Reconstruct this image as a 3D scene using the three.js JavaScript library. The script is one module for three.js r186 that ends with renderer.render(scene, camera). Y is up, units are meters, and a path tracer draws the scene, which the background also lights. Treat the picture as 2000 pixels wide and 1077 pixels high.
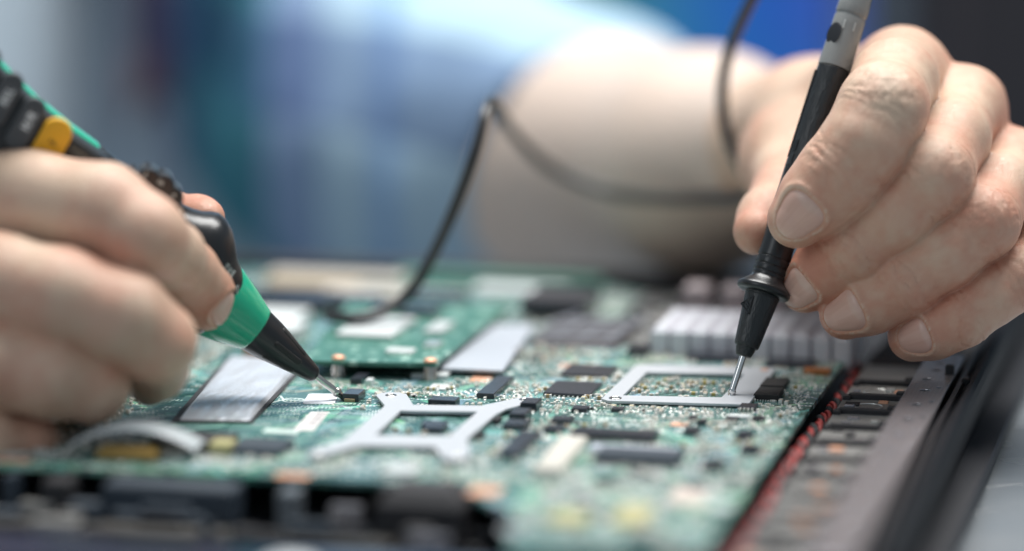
import * as THREE from 'three';
import { mergeGeometries } from 'three/addons/utils/BufferGeometryUtils.js';
import { RectAreaLightUniformsLib } from 'three/addons/lights/RectAreaLightUniformsLib.js';

// ---------------------------------------------------------------- camera, light, exposure
const scene = new THREE.Scene();
const FOCAL = 7000, PITCH = 10 * Math.PI / 180, EYE = [0, 181.6, 856];      // lens in picture units (2000 wide), millimetres
const camera = new THREE.PerspectiveCamera(2 * Math.atan(538.5 / FOCAL) * 180 / Math.PI, 2000 / 1077, 0.05, 30);
camera.position.set(EYE[0] / 1000, EYE[1] / 1000, EYE[2] / 1000);
camera.rotation.x = -PITCH;
camera.focus = 0.872;
camera.userData.fStop = 2.9;
const renderer = new THREE.WebGLRenderer({ antialias: true });
renderer.setSize(1024, 551);
renderer.toneMapping = THREE.LinearToneMapping;
renderer.toneMappingExposure = 1.45;
renderer.shadowMap.enabled = true;
scene.background = new THREE.Color().setRGB(0.155, 0.19, 0.22);             // dim grey workshop around
RectAreaLightUniformsLib.init();
function lamp(rgb, power, w, h, at, to) {
  const l = new THREE.RectAreaLight(new THREE.Color().setRGB(...rgb), power, w, h);
  l.position.set(...at); l.lookAt(...to); scene.add(l);
}
lamp([1.0, 0.99, 0.965], 10.8, 0.9, 0.5, [0.12, 0.95, -0.30], [0.02, 0, 0]);   // ceiling panel over the bench, behind the board
lamp([0.93, 0.97, 1.0], 1.5, 0.45, 0.7, [-0.85, 0.7, 0.8], [0, 0.03, 0]);    // soft fill light added at the photographer's left

// ---------------------------------------------------------------- helpers (millimetres in, metres out)
let seedNow = 7;
const rnd = () => { seedNow = (seedNow * 1664525 + 1013904223) >>> 0; return seedNow / 4294967296; };
const rr = (a, b) => a + (b - a) * rnd();
const lerp = (a, b, t) => a + (b - a) * t, clamp = (x, a, b) => Math.min(b, Math.max(a, x));
const smooth = (a, b, x) => { const t = clamp((x - a) / (b - a), 0, 1); return t * t * (3 - 2 * t); };
const CP = Math.cos(PITCH), SP = Math.sin(PITCH);
function at(x, y, d) {                                                       // the point at depth d (mm) seen at x, y of the photograph
  const X = (x - 1000) / FOCAL * d, Y = (538.5 - y) / FOCAL * d;
  return [EYE[0] + X, EYE[1] + Y * CP - d * SP, EYE[2] - Y * SP - d * CP];
}
const mm = (d) => d / FOCAL;                                                 // millimetres per picture unit at depth d
const V3 = (a) => new THREE.Vector3(a[0], a[1], a[2]);
function plain(g) {                                                          // position, normal, uv only, not indexed
  if (g.index) g = g.toNonIndexed();
  for (const k of Object.keys(g.attributes)) if (!['position', 'normal', 'uv', 'color'].includes(k)) g.deleteAttribute(k);
  if (!g.attributes.normal) g.computeVertexNormals();
  if (!g.attributes.uv) g.setAttribute('uv', new THREE.Float32BufferAttribute(new Float32Array(g.attributes.position.count * 2), 2));
  return g;
}
function geo(list) {
  if (!Array.isArray(list)) list = [list];
  const g = list.length > 1 ? mergeGeometries(list.map(plain)) : list[0];
  return g;
}
function part(name, list, mat, parent = scene, kind) {
  const g = geo(list); g.scale(0.001, 0.001, 0.001);
  return meshOf(name, g, mat, parent, kind);
}
const used = {};
function numbered(n) { const k = used[n] = (used[n] ?? -1) + 1; return k ? n + '_' + String(k).padStart(3, '0') : n; }
function meshOf(name, g, mat, parent = scene, kind) {
  const m = new THREE.Mesh(g, mat); m.name = parent === scene ? numbered(name) : name; m.castShadow = m.receiveShadow = true;
  if (kind) m.userData.kind = kind;
  parent.add(m); return m;
}
function thing(name, label, category, pos = [0, 0, 0], turn = 0) {
  const o = new THREE.Group(); o.name = numbered(name); o.position.set(pos[0] / 1000, pos[1] / 1000, pos[2] / 1000); o.rotation.y = turn;
  o.userData.label = label; o.userData.category = category; scene.add(o); return o;
}
function pbr(rgb, rough, more = {}) { return new THREE.MeshPhysicalMaterial({ color: new THREE.Color().setRGB(...rgb), roughness: rough, side: THREE.DoubleSide, ...more }); }
function bbox(w, h, d, b = 0.12, x = 0, y = 0, z = 0) {                      // box standing on y with chamfered top edges
  const P = [], X = w / 2, Z = d / 2;
  const ring = (ix, yy) => [[-X + ix, yy, Z - ix], [X - ix, yy, Z - ix], [X - ix, yy, -Z + ix], [-X + ix, yy, -Z + ix]];
  const A = ring(0, 0), B = ring(0, h - b), C = ring(b, h);
  const quad = (a, q, c, e) => P.push(a, q, c, a, c, e);
  for (let i = 0; i < 4; i++) { const j = (i + 1) % 4; quad(A[i], A[j], B[j], B[i]); quad(B[i], B[j], C[j], C[i]); }
  quad(C[0], C[1], C[2], C[3]); quad(A[3], A[2], A[1], A[0]);
  const g = new THREE.BufferGeometry();
  g.setAttribute('position', new THREE.Float32BufferAttribute(P.flatMap((p) => [p[0] + x, p[1] + y, p[2] + z]), 3));
  g.setAttribute('uv', new THREE.Float32BufferAttribute(P.flatMap((p) => [p[0] / 10, p[2] / 10 + p[1] / 10]), 2));
  g.computeVertexNormals(); return g;
}
function tube(pts, r, seg = 60, sides = 10) {
  return new THREE.TubeGeometry(new THREE.CatmullRomCurve3(pts.map(V3), false, 'centripetal'), seg, r, sides);
}
function slab(outline, holes, y, t, bevel = 0) {                             // a plate cut to an outline of [u, v], lying flat at height y
  const s = new THREE.Shape(outline.map(([u, v]) => new THREE.Vector2(u, v)));
  for (const h of holes) s.holes.push(new THREE.Path(h.map(([u, v]) => new THREE.Vector2(u, v))));
  const g = new THREE.ExtrudeGeometry(s, { depth: t - bevel * 2, bevelEnabled: bevel > 0, bevelThickness: bevel, bevelSize: bevel, bevelOffset: -bevel, bevelSegments: 2, curveSegments: 8 });
  g.rotateX(-Math.PI / 2); g.translate(0, y + bevel, 0); return g;
}
const circle = (u, v, r, n = 16) => Array.from({ length: n }, (_, i) => [u + r * Math.cos(i / n * 6.28318), v + r * Math.sin(i / n * 6.28318)]);
const rect = (u0, v0, u1, v1) => [[u0, v0], [u1, v0], [u1, v1], [u0, v1]];
function hash3(x, y, z) { let h = (x * 374761393 + y * 668265263 + z * 2147483647) | 0; h = Math.imul(h ^ (h >>> 13), 1274126177); h ^= h >>> 16; return ((h >>> 0) / 4294967296); }
function noise(x, y, z) {
  const X = Math.floor(x), Y = Math.floor(y), Z = Math.floor(z), fx = x - X, fy = y - Y, fz = z - Z;
  const u = fx * fx * (3 - 2 * fx), v = fy * fy * (3 - 2 * fy), w = fz * fz * (3 - 2 * fz);
  const L = (a, b, t) => a + (b - a) * t;
  return L(L(L(hash3(X, Y, Z), hash3(X + 1, Y, Z), u), L(hash3(X, Y + 1, Z), hash3(X + 1, Y + 1, Z), u), v),
    L(L(hash3(X, Y, Z + 1), hash3(X + 1, Y, Z + 1), u), L(hash3(X, Y + 1, Z + 1), hash3(X + 1, Y + 1, Z + 1), u), v), w) * 2 - 1;
}
function dataTex(n, fn, srgb, rep = 1) {
  const d = new Uint8Array(n * n * 4);
  for (let y = 0; y < n; y++) for (let x = 0; x < n; x++) { const c = fn(x / n, y / n, x, y), k = (y * n + x) * 4; for (let i = 0; i < 3; i++) d[k + i] = clamp(Math.round(255 * (c.length ? c[i] : c)), 0, 255); d[k + 3] = 255; }
  const t = new THREE.DataTexture(d, n, n); t.wrapS = t.wrapT = THREE.RepeatWrapping; t.magFilter = t.minFilter = THREE.LinearFilter;
  if (srgb) t.colorSpace = THREE.SRGBColorSpace; t.repeat.set(rep, rep); t.needsUpdate = true; return t;
}
function canvasTex(w, h, draw) {
  const c = document.createElement('canvas'); c.width = w; c.height = h; draw(c.getContext('2d'), w, h);
  const t = new THREE.CanvasTexture(c); t.colorSpace = THREE.SRGBColorSpace; t.wrapS = t.wrapT = THREE.RepeatWrapping; t.anisotropy = 8; return t;
}
const per = (x, y, f, s) => {                                                // noise that repeats once per unit square
  const X = x * f, Y = y * f, xi = Math.floor(X), yi = Math.floor(Y), fx = X - xi, fy = Y - yi, m = (a) => ((a % f) + f) % f;
  const u = fx * fx * (3 - 2 * fx), v = fy * fy * (3 - 2 * fy), H = (a, b) => hash3(m(a), m(b), s);
  return lerp(lerp(H(xi, yi), H(xi + 1, yi), u), lerp(H(xi, yi + 1), H(xi + 1, yi + 1), u), v);
};
const grainTex = dataTex(256, (x, y) => 0.4 * per(x, y, 32, 1) + 0.35 * per(x, y, 64, 2) + 0.25 * per(x, y, 128, 3));
const scratchTex = dataTex(512, (x, y) => 0.35 * per(x, y * 0.02 + 0.3, 128, 4) + 0.3 * per(x, y, 8, 5) + 0.35 * per(x, y, 200, 6));
const dustTex = dataTex(512, (x, y) => { const a = per(x, y, 6, 8) * 0.5 + per(x, y, 20, 9) * 0.3 + per(x, y, 90, 10) * 0.2; const b = 0.62 + 0.5 * a; return [b, b, b * 0.98]; });

// ---------------------------------------------------------------- materials
const TURN = -13 * Math.PI / 180;                                            // how the laptop lies on the bench
const M = {
  table: pbr([0.30, 0.325, 0.345], 0.45, { metalness: 0.25, roughnessMap: scratchTex }),
  tray: pbr([0.020, 0.021, 0.026], 0.5, { bumpMap: grainTex, bumpScale: 0.0001 }),
  black: pbr([0.016, 0.017, 0.021], 0.38),
  softBlack: pbr([0.022, 0.021, 0.024], 0.7),
  chip: pbr([0.030, 0.033, 0.043], 0.24, { bumpMap: grainTex, bumpScale: 0.000008 }),
  chipDark: pbr([0.012, 0.011, 0.011], 0.6, { bumpMap: grainTex, bumpScale: 0.00006 }),
  slate: pbr([0.032, 0.045, 0.062], 0.5),
  plate: pbr([0.52, 0.54, 0.57], 0.4, { metalness: 0.12, bumpMap: grainTex, bumpScale: 0.00002 }),
  steel: pbr([0.56, 0.54, 0.51], 0.22, { metalness: 1 }),
  bright: pbr([0.78, 0.76, 0.74], 0.16, { metalness: 1 }),
  strip: pbr([0.46, 0.45, 0.48], 0.3, { metalness: 0.8, roughnessMap: dustTex }),
  bay: pbr([0.27, 0.265, 0.26], 0.42, { metalness: 0.3, map: dustTex }),
  copper: pbr([0.80, 0.42, 0.27], 0.45, { metalness: 0.35 }),
  tin: pbr([0.75, 0.75, 0.72], 0.3, { metalness: 0.85 }),
  gold: pbr([0.52, 0.40, 0.16], 0.35, { metalness: 0.4 }),
  tan: pbr([0.36, 0.26, 0.15], 0.5),
  cream: pbr([0.46, 0.43, 0.38], 0.5),
  white: pbr([0.60, 0.63, 0.63], 0.5),
  lilac: pbr([0.43, 0.46, 0.52], 0.45),
  yellow: pbr([0.46, 0.42, 0.20], 0.5),
  amber: pbr([0.33, 0.20, 0.05], 0.35),
  red: pbr([0.36, 0.04, 0.035], 0.5),
  orange: pbr([0.48, 0.17, 0.05], 0.5),
  edge: pbr([0.05, 0.16, 0.12], 0.6),
  rubber: pbr([0.020, 0.022, 0.024], 0.36, { bumpMap: grainTex, bumpScale: 0.0002 }),
  gloss: pbr([0.014, 0.015, 0.017], 0.3),
  grey: pbr([0.24, 0.245, 0.24], 0.5, { bumpMap: grainTex, bumpScale: 0.00005 }),
  green: pbr([0.012, 0.40, 0.225], 0.22, { clearcoat: 0.3, clearcoatRoughness: 0.15 }),
  lead: pbr([0.03, 0.03, 0.032], 0.3),
};

// ---------------------------------------------------------------- the setting
{
  const g = new THREE.BoxGeometry(2400, 30, 1160); g.translate(0, -31, 420);
  const t = part('table', g, M.table); t.userData = { kind: 'structure' };
  const scr = [];
  for (const [x0, y0, x1, y1] of [[1800, 965, 2000, 945], [1880, 900, 1990, 880], [1830, 1010, 1990, 990], [1900, 820, 2000, 846]]) {
    const q = (x, y) => { const a = at(x, y, 1000), k = (EYE[1] + 15.9) / (EYE[1] - a[1]); return [a[0] * k, -15.9, EYE[2] + (a[2] - EYE[2]) * k]; };
    scr.push(tube([q(x0, y0), q(x1, y1)], 0.05, 2, 4));
  }
  part('scratch', scr, M.bright, t);
  const w = new THREE.BoxGeometry(6000, 3000, 60); w.translate(0, 700, -2300);
  const wall = part('wall', w, pbr([0.30, 0.36, 0.43], 0.9)); wall.userData = { kind: 'structure' };
}

// ---------------------------------------------------------------- laptop base
const base = thing('laptop_base', 'black laptop base opened up, lying on the grey bench under the motherboard', 'laptop base', [0, 0, 0], TURN);
{
  const prof = (pts, v0, v1, name, mat) => {                                 // a section in (u, y) drawn out from v0 to v1
    const s = new THREE.Shape(pts.map(([a, b]) => new THREE.Vector2(a, b)));
    const g = new THREE.ExtrudeGeometry(s, { depth: v1 - v0, bevelEnabled: false }); g.translate(0, 0, -v1);
    return part(name, g, mat, base);
  };
  part('tray_floor', [bbox(360, 3, 350, 0.5, -64, -14, -20)], M.tray, base);
  prof([[104, -12], [104, 0.6], [106.5, 1.2], [108.4, 2.2], [109.2, 5], [110.3, 5.3], [111.2, 4.4], [111.6, 2.5], [111.2, -1], [109.4, -9], [108.6, -12.5]], -150, 190, 'side_rail', pbr([.008, .009, .012], .55, { specularIntensity: .3 }));
  prof([[105.0, 0.9], [105.0, 2.2], [106.2, 2.2], [106.2, 1.0]], -150, 190, 'side_rib', M.black);
  const holes = [];
  for (let v = -140; v < 60; v += 17) { holes.push(circle(98.6, v + 6, 1.35)); holes.push(rect(101.0, v + 9, 102.2, v + 11)); }
  holes.push(circle(98.8, 44, 1.5), circle(97.6, 32.5, 1.4));
  part('hinge_strip', slab([[93.6, -150], [103.6, -150], [103.8, 64], [94.2, 66]], holes.filter((h) => h[0][1] < 60 && !(h.length > 4 && h[0][0] > 98.6 + 1.34 && h[0][1] > 30 && h[0][1] < 46 && h[0][0] < 99.96)), 2.2, 0.8, 0.12), M.strip, base);
  part('bay_plate', [slab(rect(78.2, -150, 93.4, 66), [], -1.6, 0.8, 0.1)], M.bay, base);
  for (let i = 0; i < 12; i++) {
    const v = 41 - i * 17.5;
    part('slot_bar', [bbox(13.5, 1.3, 2.2, 0.2, 86.2, -0.8, -v), bbox(1.8, 1.0, 3, 0.2, 79.2, -0.8, -v + 1), bbox(2.2, 2.0, 2.4, 0.2, 92.2, -0.8, -v - 1)], M.softBlack, base);
    for (let j = 0; j < 3; j++) { const w = rr(1, 4), m = [M.copper, M.softBlack, M.tin, M.strip][Math.floor(rnd() * 4)]; part('bay_detail', [bbox(w, rr(.3, 1.1), rr(.8, 3), .1, rr(80, 91), -.8, -v + rr(3, 13))], m, base); }
    if (i < 2) { const c = new THREE.TorusGeometry(3.4, 0.22, 6, 28); c.rotateX(Math.PI / 2); c.translate(85.5, -0.75, -v + 9); part('bay_ring', c, M.tin, base); }
  }
  part('clip', [bbox(2.2, 2.4, 2, 0.3, 102.4, 3, -40)], M.black, base);
  part('clip', [bbox(1.8, 2, 3, 0.3, 106.8, 1.2, -36)], M.black, base);
  // the front: rails, posts and blocks below the edge of the motherboard
  part('front_rail', [bbox(190, 5, 4, 0.6, -95, -11, 121), bbox(190, 3, 7, 0.6, -95, -11, 112)], pbr([0.075, 0.07, 0.065], 0.45, { metalness: 0.4 }), base);
  part('front_lip', [bbox(330, 6, 26, 1.2, -60, -11, 146)], pbr([0.020, 0.028, 0.055], 0.22), base);
  part('connector', [bbox(30, 8, 9, 0.6, -54, -9, 99), bbox(7, 3, 4, 0.4, -62, -9, 106), bbox(7, 3, 4, 0.4, -48, -9, 106)], M.slate, base);
  part('post', [bbox(4.5, 9, 6, 0.5, -27, -10, 99)], pbr([0.16, 0.18, 0.2], 0.4, { metalness: 0.3 }), base);
  part('post', [bbox(6, 9, 8, 0.5, -80, -10, 100)], M.softBlack, base);
  part('post', [bbox(3, 9, 5, 0.5, -92, -10, 98)], M.slate, base);
  part('rubber_block', [bbox(19, 12, 15, 3.2, 4, -10, 100)], M.softBlack, base);
  for (let i = 0; i < 26; i++) part('front_detail', [bbox(rr(2, 12), rr(1, 6), rr(2, 5), .3, rr(-110, 26), -9, rr(97, 128))], [M.softBlack, M.slate, M.black, M.strip, M.bay, M.slate][i % 6], base);
  part('lip_highlight', (() => { const c = new THREE.SphereGeometry(6.5, 20, 12); c.scale(1, 0.34, 0.8); c.translate(-12, -4.6, 150); return [c]; })(), M.white, base);  // white dome added as the highlight on the front lip
  part('bracket', [bbox(18, 1.4, 3, 0.2, -44, -5, 142), bbox(12, 1.2, 3, 0.2, -60, -5, 146)], M.slate, base);
  // behind the motherboard: cooling fins, fan cage, dark bay
  for (let i = 0; i < 10; i++) part('cooling_fin', [bbox(4.3, 9, 30, 1.2, 24.5 + i * 5.3, -2, -78)], pbr([.68, .69, .74], .4), base);
  part('fin_plate', [bbox(51, 9.5, 30, 0.4, 48, -3, -79.5)], pbr([0.46, 0.45, 0.5], 0.5), base);
  for (let i = 0; i < 4; i++) part('vent_block', [bbox(7, 11, 8, 0.8, 25 + i * 10.5, -2, -118)], pbr([0.42, 0.35, 0.36], 0.5), base);
  part('dark_bay', [bbox(22, 3, 88, 0.8, 12, -6, -122)], pbr([0.010, 0.013, 0.028], 0.18), base);
  part('shadow_block', [bbox(26, 9, 62, 1, 91, -10, -100), bbox(8, 7, 36, 1, 80, -10, -84)], M.softBlack, base);  // added dark blocks stand in for the shadow under the hand
  part('rear_bar', [bbox(330, 9, 8, 1, -60, -10, -188)], M.softBlack, base);
  const cage = [];
  for (let i = 0; i < 4; i++) cage.push(tube([[-11 + i * 7, 2.6, -66], [-9 + i * 7.4, 3.6, -82], [-4 + i * 6, 3.2, -101]], 0.22, 12, 5));
  for (let i = 0; i < 3; i++) cage.push(tube([[-11 + i * 1.6, 3 , -69 - i * 11], [13 + i * 0.6, 3, -71 - i * 11]], 0.22, 4, 5));
  part('fan_guard', cage, M.lilac, base);
  part('fan_housing', [bbox(24, 4, 36, 1.5, 1, -2, -84)], pbr([0.11, 0.105, 0.115], 0.4, { metalness: 0.3 }), base);
}

// ---------------------------------------------------------------- motherboard
const board = thing('motherboard', 'green laptop motherboard crowded with chips, set in the black laptop base', 'motherboard', [0, 0, 0], TURN);
const BW = 300, BH = 330, BU = -214, BV = -146;                              // the printed sheet in board millimetres
const outline = [[-207, 152], [-21.7, 170], [4, 150], [4, 74], [73.2, 69.3], [72.8, 52], [71.6, -140], [33, -146], [25.9, -112], [6.9, -91], [-25, -92.3], [-109, -94], [-207, -105]];
const chipSpots = [];
const pcbTex = canvasTex(2048, 2048, (c, W, H) => {
  const X = (u) => (u - BU) / BW * W, Y = (v) => (1 - (v - BV) / BH) * H, k = W / BW, s = (x) => x * k;
  c.fillStyle = 'rgb(82,116,113)'; c.fillRect(0, 0, W, H);
  for (let i = 0; i < 900; i++) {                                            // copper pours under the lacquer
    const g = rr(-26, 22); c.fillStyle = `rgba(${82 + g},${118 + g * 1.1},${114 + g},0.4)`;
    c.fillRect(X(rr(-210, 80)), Y(rr(-146, 180)), s(rr(2, 16)), s(rr(2, 14)));
  }
  c.lineCap = 'round';
  for (let i = 0; i < 900; i++) {                                            // bundles of traces
    const n = 2 + Math.floor(rnd() * 9), u = rr(-150, 74), v = rr(-140, 150), len = rr(5, 30), dir = Math.floor(rnd() * 4), len2 = rr(3, 18), pitch = rr(0.4, 0.65);
    c.strokeStyle = rnd() < 0.62 ? `rgba(${rr(110, 190)},${rr(165, 222)},${rr(152, 208)},0.75)` : `rgba(20,66,58,0.8)`; c.lineWidth = s(rr(0.16, 0.26));
    for (let j = 0; j < n; j++) {
      const o = j * pitch, d = dir % 2 ? [0, 1] : [1, 0], e = dir > 1 ? 1 : -1;
      c.beginPath(); const u0 = u + d[1] * o, v0 = v + d[0] * o; c.moveTo(X(u0), Y(v0));
      const u1 = u0 + d[0] * (len + o * e * .4), v1 = v0 + d[1] * (len + o * e * .4); c.lineTo(X(u1), Y(v1));
      c.lineTo(X(u1 + 0.7 * len2 * (d[0] || e)), Y(v1 + 0.7 * len2 * (d[1] || e))); c.stroke();
    }
  }
  for (let i = 0; i < 5200; i++) {                                           // vias
    const u = rr(-150, 74), v = rr(-140, 150), q = noise(u / 14, v / 14, 3); if (q < -0.15) continue;
    c.fillStyle = rnd() < 0.5 ? 'rgba(196,214,190,0.85)' : 'rgba(150,180,150,0.8)'; c.beginPath(); c.arc(X(u), Y(v), s(rr(0.16, 0.34)), 0, 7); c.fill();
    c.fillStyle = 'rgba(24,60,48,0.9)'; c.beginPath(); c.arc(X(u), Y(v), s(0.1), 0, 7); c.fill();
  }
  for (let i = 0; i < 7000; i++) {                                           // bare pads in rows
    const u = rr(-150, 74), v = rr(-140, 150), q = noise(u / 12 + 9, v / 12, 7); if (q < -0.1) continue;
    c.fillStyle = `rgba(${rr(205, 240)},${rr(212, 240)},${rr(205, 232)},0.95)`; const w = rr(0.35, 0.9), h = rr(0.4, 1.1), n = rnd() < 0.3 ? 5 : 2;
    for (let j = 0; j < n; j++) c.fillRect(X(u + j * 1.0), Y(v), s(w * 0.7), s(h));
  }
  c.strokeStyle = 'rgba(226,236,230,0.85)';                                  // silk screen: frames and small marks
  for (let i = 0; i < 1300; i++) {
    const u = rr(-150, 74), v = rr(-140, 150); c.lineWidth = s(0.14);
    if (rnd() < 0.4) c.strokeRect(X(u), Y(v), s(rr(1, 5)), s(rr(1, 4)));
    else for (let j = 0, n = 2 + Math.floor(rnd() * 4); j < n; j++) { const x = u + j * 0.75; c.beginPath(); c.moveTo(X(x), Y(v)); c.lineTo(X(x + rr(0, .5)), Y(v + rr(.4, .9))); c.lineTo(X(x + .5), Y(v + rr(0, .4))); c.stroke(); }
  }
  c.strokeStyle = 'rgba(222,234,230,0.95)'; c.lineWidth = s(0.6);            // the looped mark beside the foil
  c.beginPath(); c.ellipse(X(-51.6), Y(-13.2), s(2.6), s(2.2), 0, 0, 7); c.stroke();
  c.beginPath(); c.moveTo(X(-56.2), Y(-9)); c.lineTo(X(-54.2), Y(-13)); c.lineTo(X(-56.8), Y(-18.5)); c.moveTo(X(-54.2), Y(-13)); c.lineTo(X(-49.5), Y(-13)); c.stroke();
  c.strokeStyle = 'rgba(235,240,236,0.95)'; c.lineWidth = s(0.28);           // fine lines by the meter's tip
  for (const [a, b, p, q] of [[-39, -18, -34.6, -17.2], [-38.5, -20.4, -35, -19.6]]) { c.beginPath(); c.moveTo(X(a), Y(b)); c.lineTo(X(p), Y(q)); c.stroke(); }
  c.beginPath(); c.moveTo(X(-39.6), Y(-24)); c.bezierCurveTo(X(-38), Y(-30), X(-36), Y(-20), X(-34), Y(-24.5)); c.lineTo(X(-31), Y(-23.8)); c.stroke();
  for (let j = 0; j < 8; j++) { c.beginPath(); c.moveTo(X(-29.5 + j * .5), Y(-31 + j)); c.lineTo(X(-31 + j * .5), Y(-24 + j)); c.stroke(); }
});
pcbTex.wrapS = pcbTex.wrapT = THREE.ClampToEdgeWrapping;
{
  const g = slab(outline, [], -1.3, 1.3);
  const p = g.attributes.position, uv = g.attributes.uv;
  for (let i = 0; i < p.count; i++) uv.setXY(i, (p.getX(i) - BU) / BW, (-p.getZ(i) - BV) / BH);
  part('circuit_sheet', g, pbr([1, 1, 1], 0.27, { map: pcbTex, bumpMap: pcbTex, bumpScale: 0.00005 }), board);
}
// chips: [u0, u1, v front, depth, height]
const chipAt = (name, u0, u1, v, d, h, mat = M.chip, y = 0.02, tilt = 0) => {
  chipSpots.push([u0 - .4, u1 + .4, v - .4, v + d + .4]);
  const m = part(name, bbox(u1 - u0, h, d, Math.min(0.16, h * .2)), mat, board);
  m.position.set((u0 + u1) / 2000, y / 1000, -(v + d / 2) / 1000); m.rotation.y = tilt; return m;
};
for (const [u0, u1, v, d, h] of [[-17.9, -11.1, -12.8, 4.6, 1.7], [-8.7, -4.3, -0.9, 22, 1.3], [6.6, 18.4, 5.5, 15, 0.9], [5.6, 18.1, 29, 13, 0.9],
  [57.6, 63.7, 12.2, 9.5, 1.5], [57.4, 63.3, 23.5, 10, 1.5], [56.1, 60.2, -1.2, 4.6, 1.1], [5.0, 9.0, -13, 6, 2.1], [4.8, 8.9, -24.3, 7, 1.8], [5.7, 11.3, -34.8, 6, 1.5],
  [11.2, 16.2, -63.5, 24, 1.3], [17.2, 21, -11.3, 3.6, 1], [26.5, 29.4, -9.3, 3, .9], [15.3, 20.1, -25.8, 5, 1.2], [15.8, 20.1, -36, 5, 1.2], [-1.5, .6, -9.8, 2.4, 1],
  [46.4, 48.4, -15.5, 2.6, 1], [49.2, 51.2, -19, 2.6, 1], [48.0, 51.4, -30.5, 5, 1.1], [60.8, 64.2, -34, 6, 1.4], [64, 68.4, -47.5, 5, 1.4], [58.5, 63, -66.5, 7, 1.6], [33, 47, 56, 9, 1.2], [54, 66, 53, 8, 1.2],
  [17, 22, 59, 8, 2], [-12, -7, -42, 6, 1.4], [55, 58, -14, 3, .8], [61, 64, -12, 3, .8], [-13.2, -7.6, -38.0, 3.8, 1.5]]) chipAt('chip', u0, u1, v, d, h, (u0 > 57 && v > 10 && u0 < 58) ? M.chipDark : M.chip);
// long slot connectors
for (const [u0, u1, v, d, h, mat] of [[23.3, 43.1, -41, 7, 1.8, M.chip], [33.8, 52.7, -64.5, 10, 2.2, M.slate]]) chipAt('slot_connector', u0, u1, v, d, h, mat);
chipAt('slot_cover', 30, 50, -53, 6, .9, M.lilac);
{ const m = part('cream_block', bbox(6.5, 2.0, 34, 0.5), pbr([.58, .55, .49], .5), board); m.position.set(.0256, 0, .062); m.rotation.y = 0.03; }
part('meter_chip', [bbox(4, 1.9, 6.5, 0.15)], M.chip, board).position.set(-.0376, .0, .0085);
part('meter_chip_terminal', [bbox(2.6, .8, .5, .1)], M.tan, board).position.set(-.0378, .0, .0120);
chipAt('chip', -43.2, -40.2, 8, 7, 1.6); chipAt('capacitor', -38.8, -37.2, 6, 3, 1.8, M.white);
// pins along chips
{
  const legs = [];
  const row = (u0, u1, v, n, h = 0.45, w = 0.4, l = 0.8) => { for (let i = 0; i < n; i++) legs.push(bbox(w, h, l, 0.06, lerp(u0, u1, (i + .5) / n), 0.01, -v)); };
  row(6.8, 18.2, 4.7, 10); row(5.8, 18, 28.2, 10); row(56.2, 60.1, -1.9, 4, .9, .55, 1.3); row(57.8, 63.6, 11.6, 9, .3, .3, .6); row(24.5, 27, -6.2, 4, .6, .3, 1.4); row(23.5, 43, -42, 22, .5, .4, 1); row(34, 52.6, -65.6, 20, .5, .4, 1); row(60, 66, 41, 6, 1, .6, 1.6);
  for (let i = 0; i < 34; i++) legs.push(bbox(0.34, 0.4, 1.1, 0.06, 24.5 + i * 0.95, 0.01, 2.6 - i * 0.09 + (i % 3) * 1.1));
  part('solder_pin', legs, M.tin, board, 'stuff');
}
// retention frame of the processor: two rails and four ears
const ears = [];
{
  const s = [[-32, -9.0], [-31.6, -6.6], [-29.9, -5.0], [-27.2, -4.7], [-25.0, -6.2], [-20.2, -18.0], [-4, -15.2], [2.4, -4.4], [5.0, -2.8], [7.4, -4.4], [7.6, -7.4], [2.6, -17.5], [1.6, -24], [1.3, -45], [1.4, -52],
    [5.6, -66], [5.8, -71], [3.6, -73], [1.2, -72.6], [-4.2, -60.8], [-21.5, -63.4], [-25.8, -74], [-28.2, -76], [-30.4, -74.6], [-30.6, -72], [-26.4, -58.5], [-26.3, -50], [-26.5, -24], [-26.8, -20]];
  const hole = [[-21.6, -25.2], [-3.2, -22.1], [-3.4, -49.7], [-20.5, -52.5]];
  part('retention_frame', slab(s, [hole, circle(-28.3, -8.6, 1.35), circle(4.6, -6.1, 1.2)], 0.75, 0.65, 0.1), M.plate, board);
  for (const [u, v] of [[-28.3, -8.6], [4.6, -6.1], [3.6, -70], [-28, -73]]) { const c = new THREE.TorusGeometry(1.55, 0.3, 8, 24); c.scale(.8, .8, .5); c.rotateX(Math.PI / 2); c.translate(u, 1.40, -v); ears.push(c); const b = new THREE.CylinderGeometry(1.0, 1.3, 0.75, 16); b.translate(u, .38, -v); ears.push(b); }
  part('black_foot', [bbox(1.2, 1.3, 4.5, .2, 2.7, 0, 27), bbox(1.2, 1.3, 5, .2, 2.6, 0, 44)], M.softBlack, board);
  const fr = [[24, -1.2], [56.4, 1.9], [58, 3.4], [57.9, 46.4], [56.4, 47.6], [23.6, 44.4], [22.4, 43], [22.2, 0.6]];
  part('graphics_frame', slab(fr, [[[26.5, 5.5], [50.3, 8.6], [51.2, 37.9], [26.8, 34.8]], circle(25.4, 1.5, 1.1)], 0.4, 0.7, 0.1), M.plate, board);
  part('rivet', ears, M.bright, board);
  { const c = new THREE.TorusGeometry(1.35, 0.28, 8, 24); c.rotateX(Math.PI / 2); c.translate(25.4, 1.1, -1.5); part('rivet', c, M.bright, board); }
  { const c = new THREE.CylinderGeometry(1, 1.2, .4, 20); c.translate(55.3, 1.1, -44); part('rivet', c, M.copper, board); }
}
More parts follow.
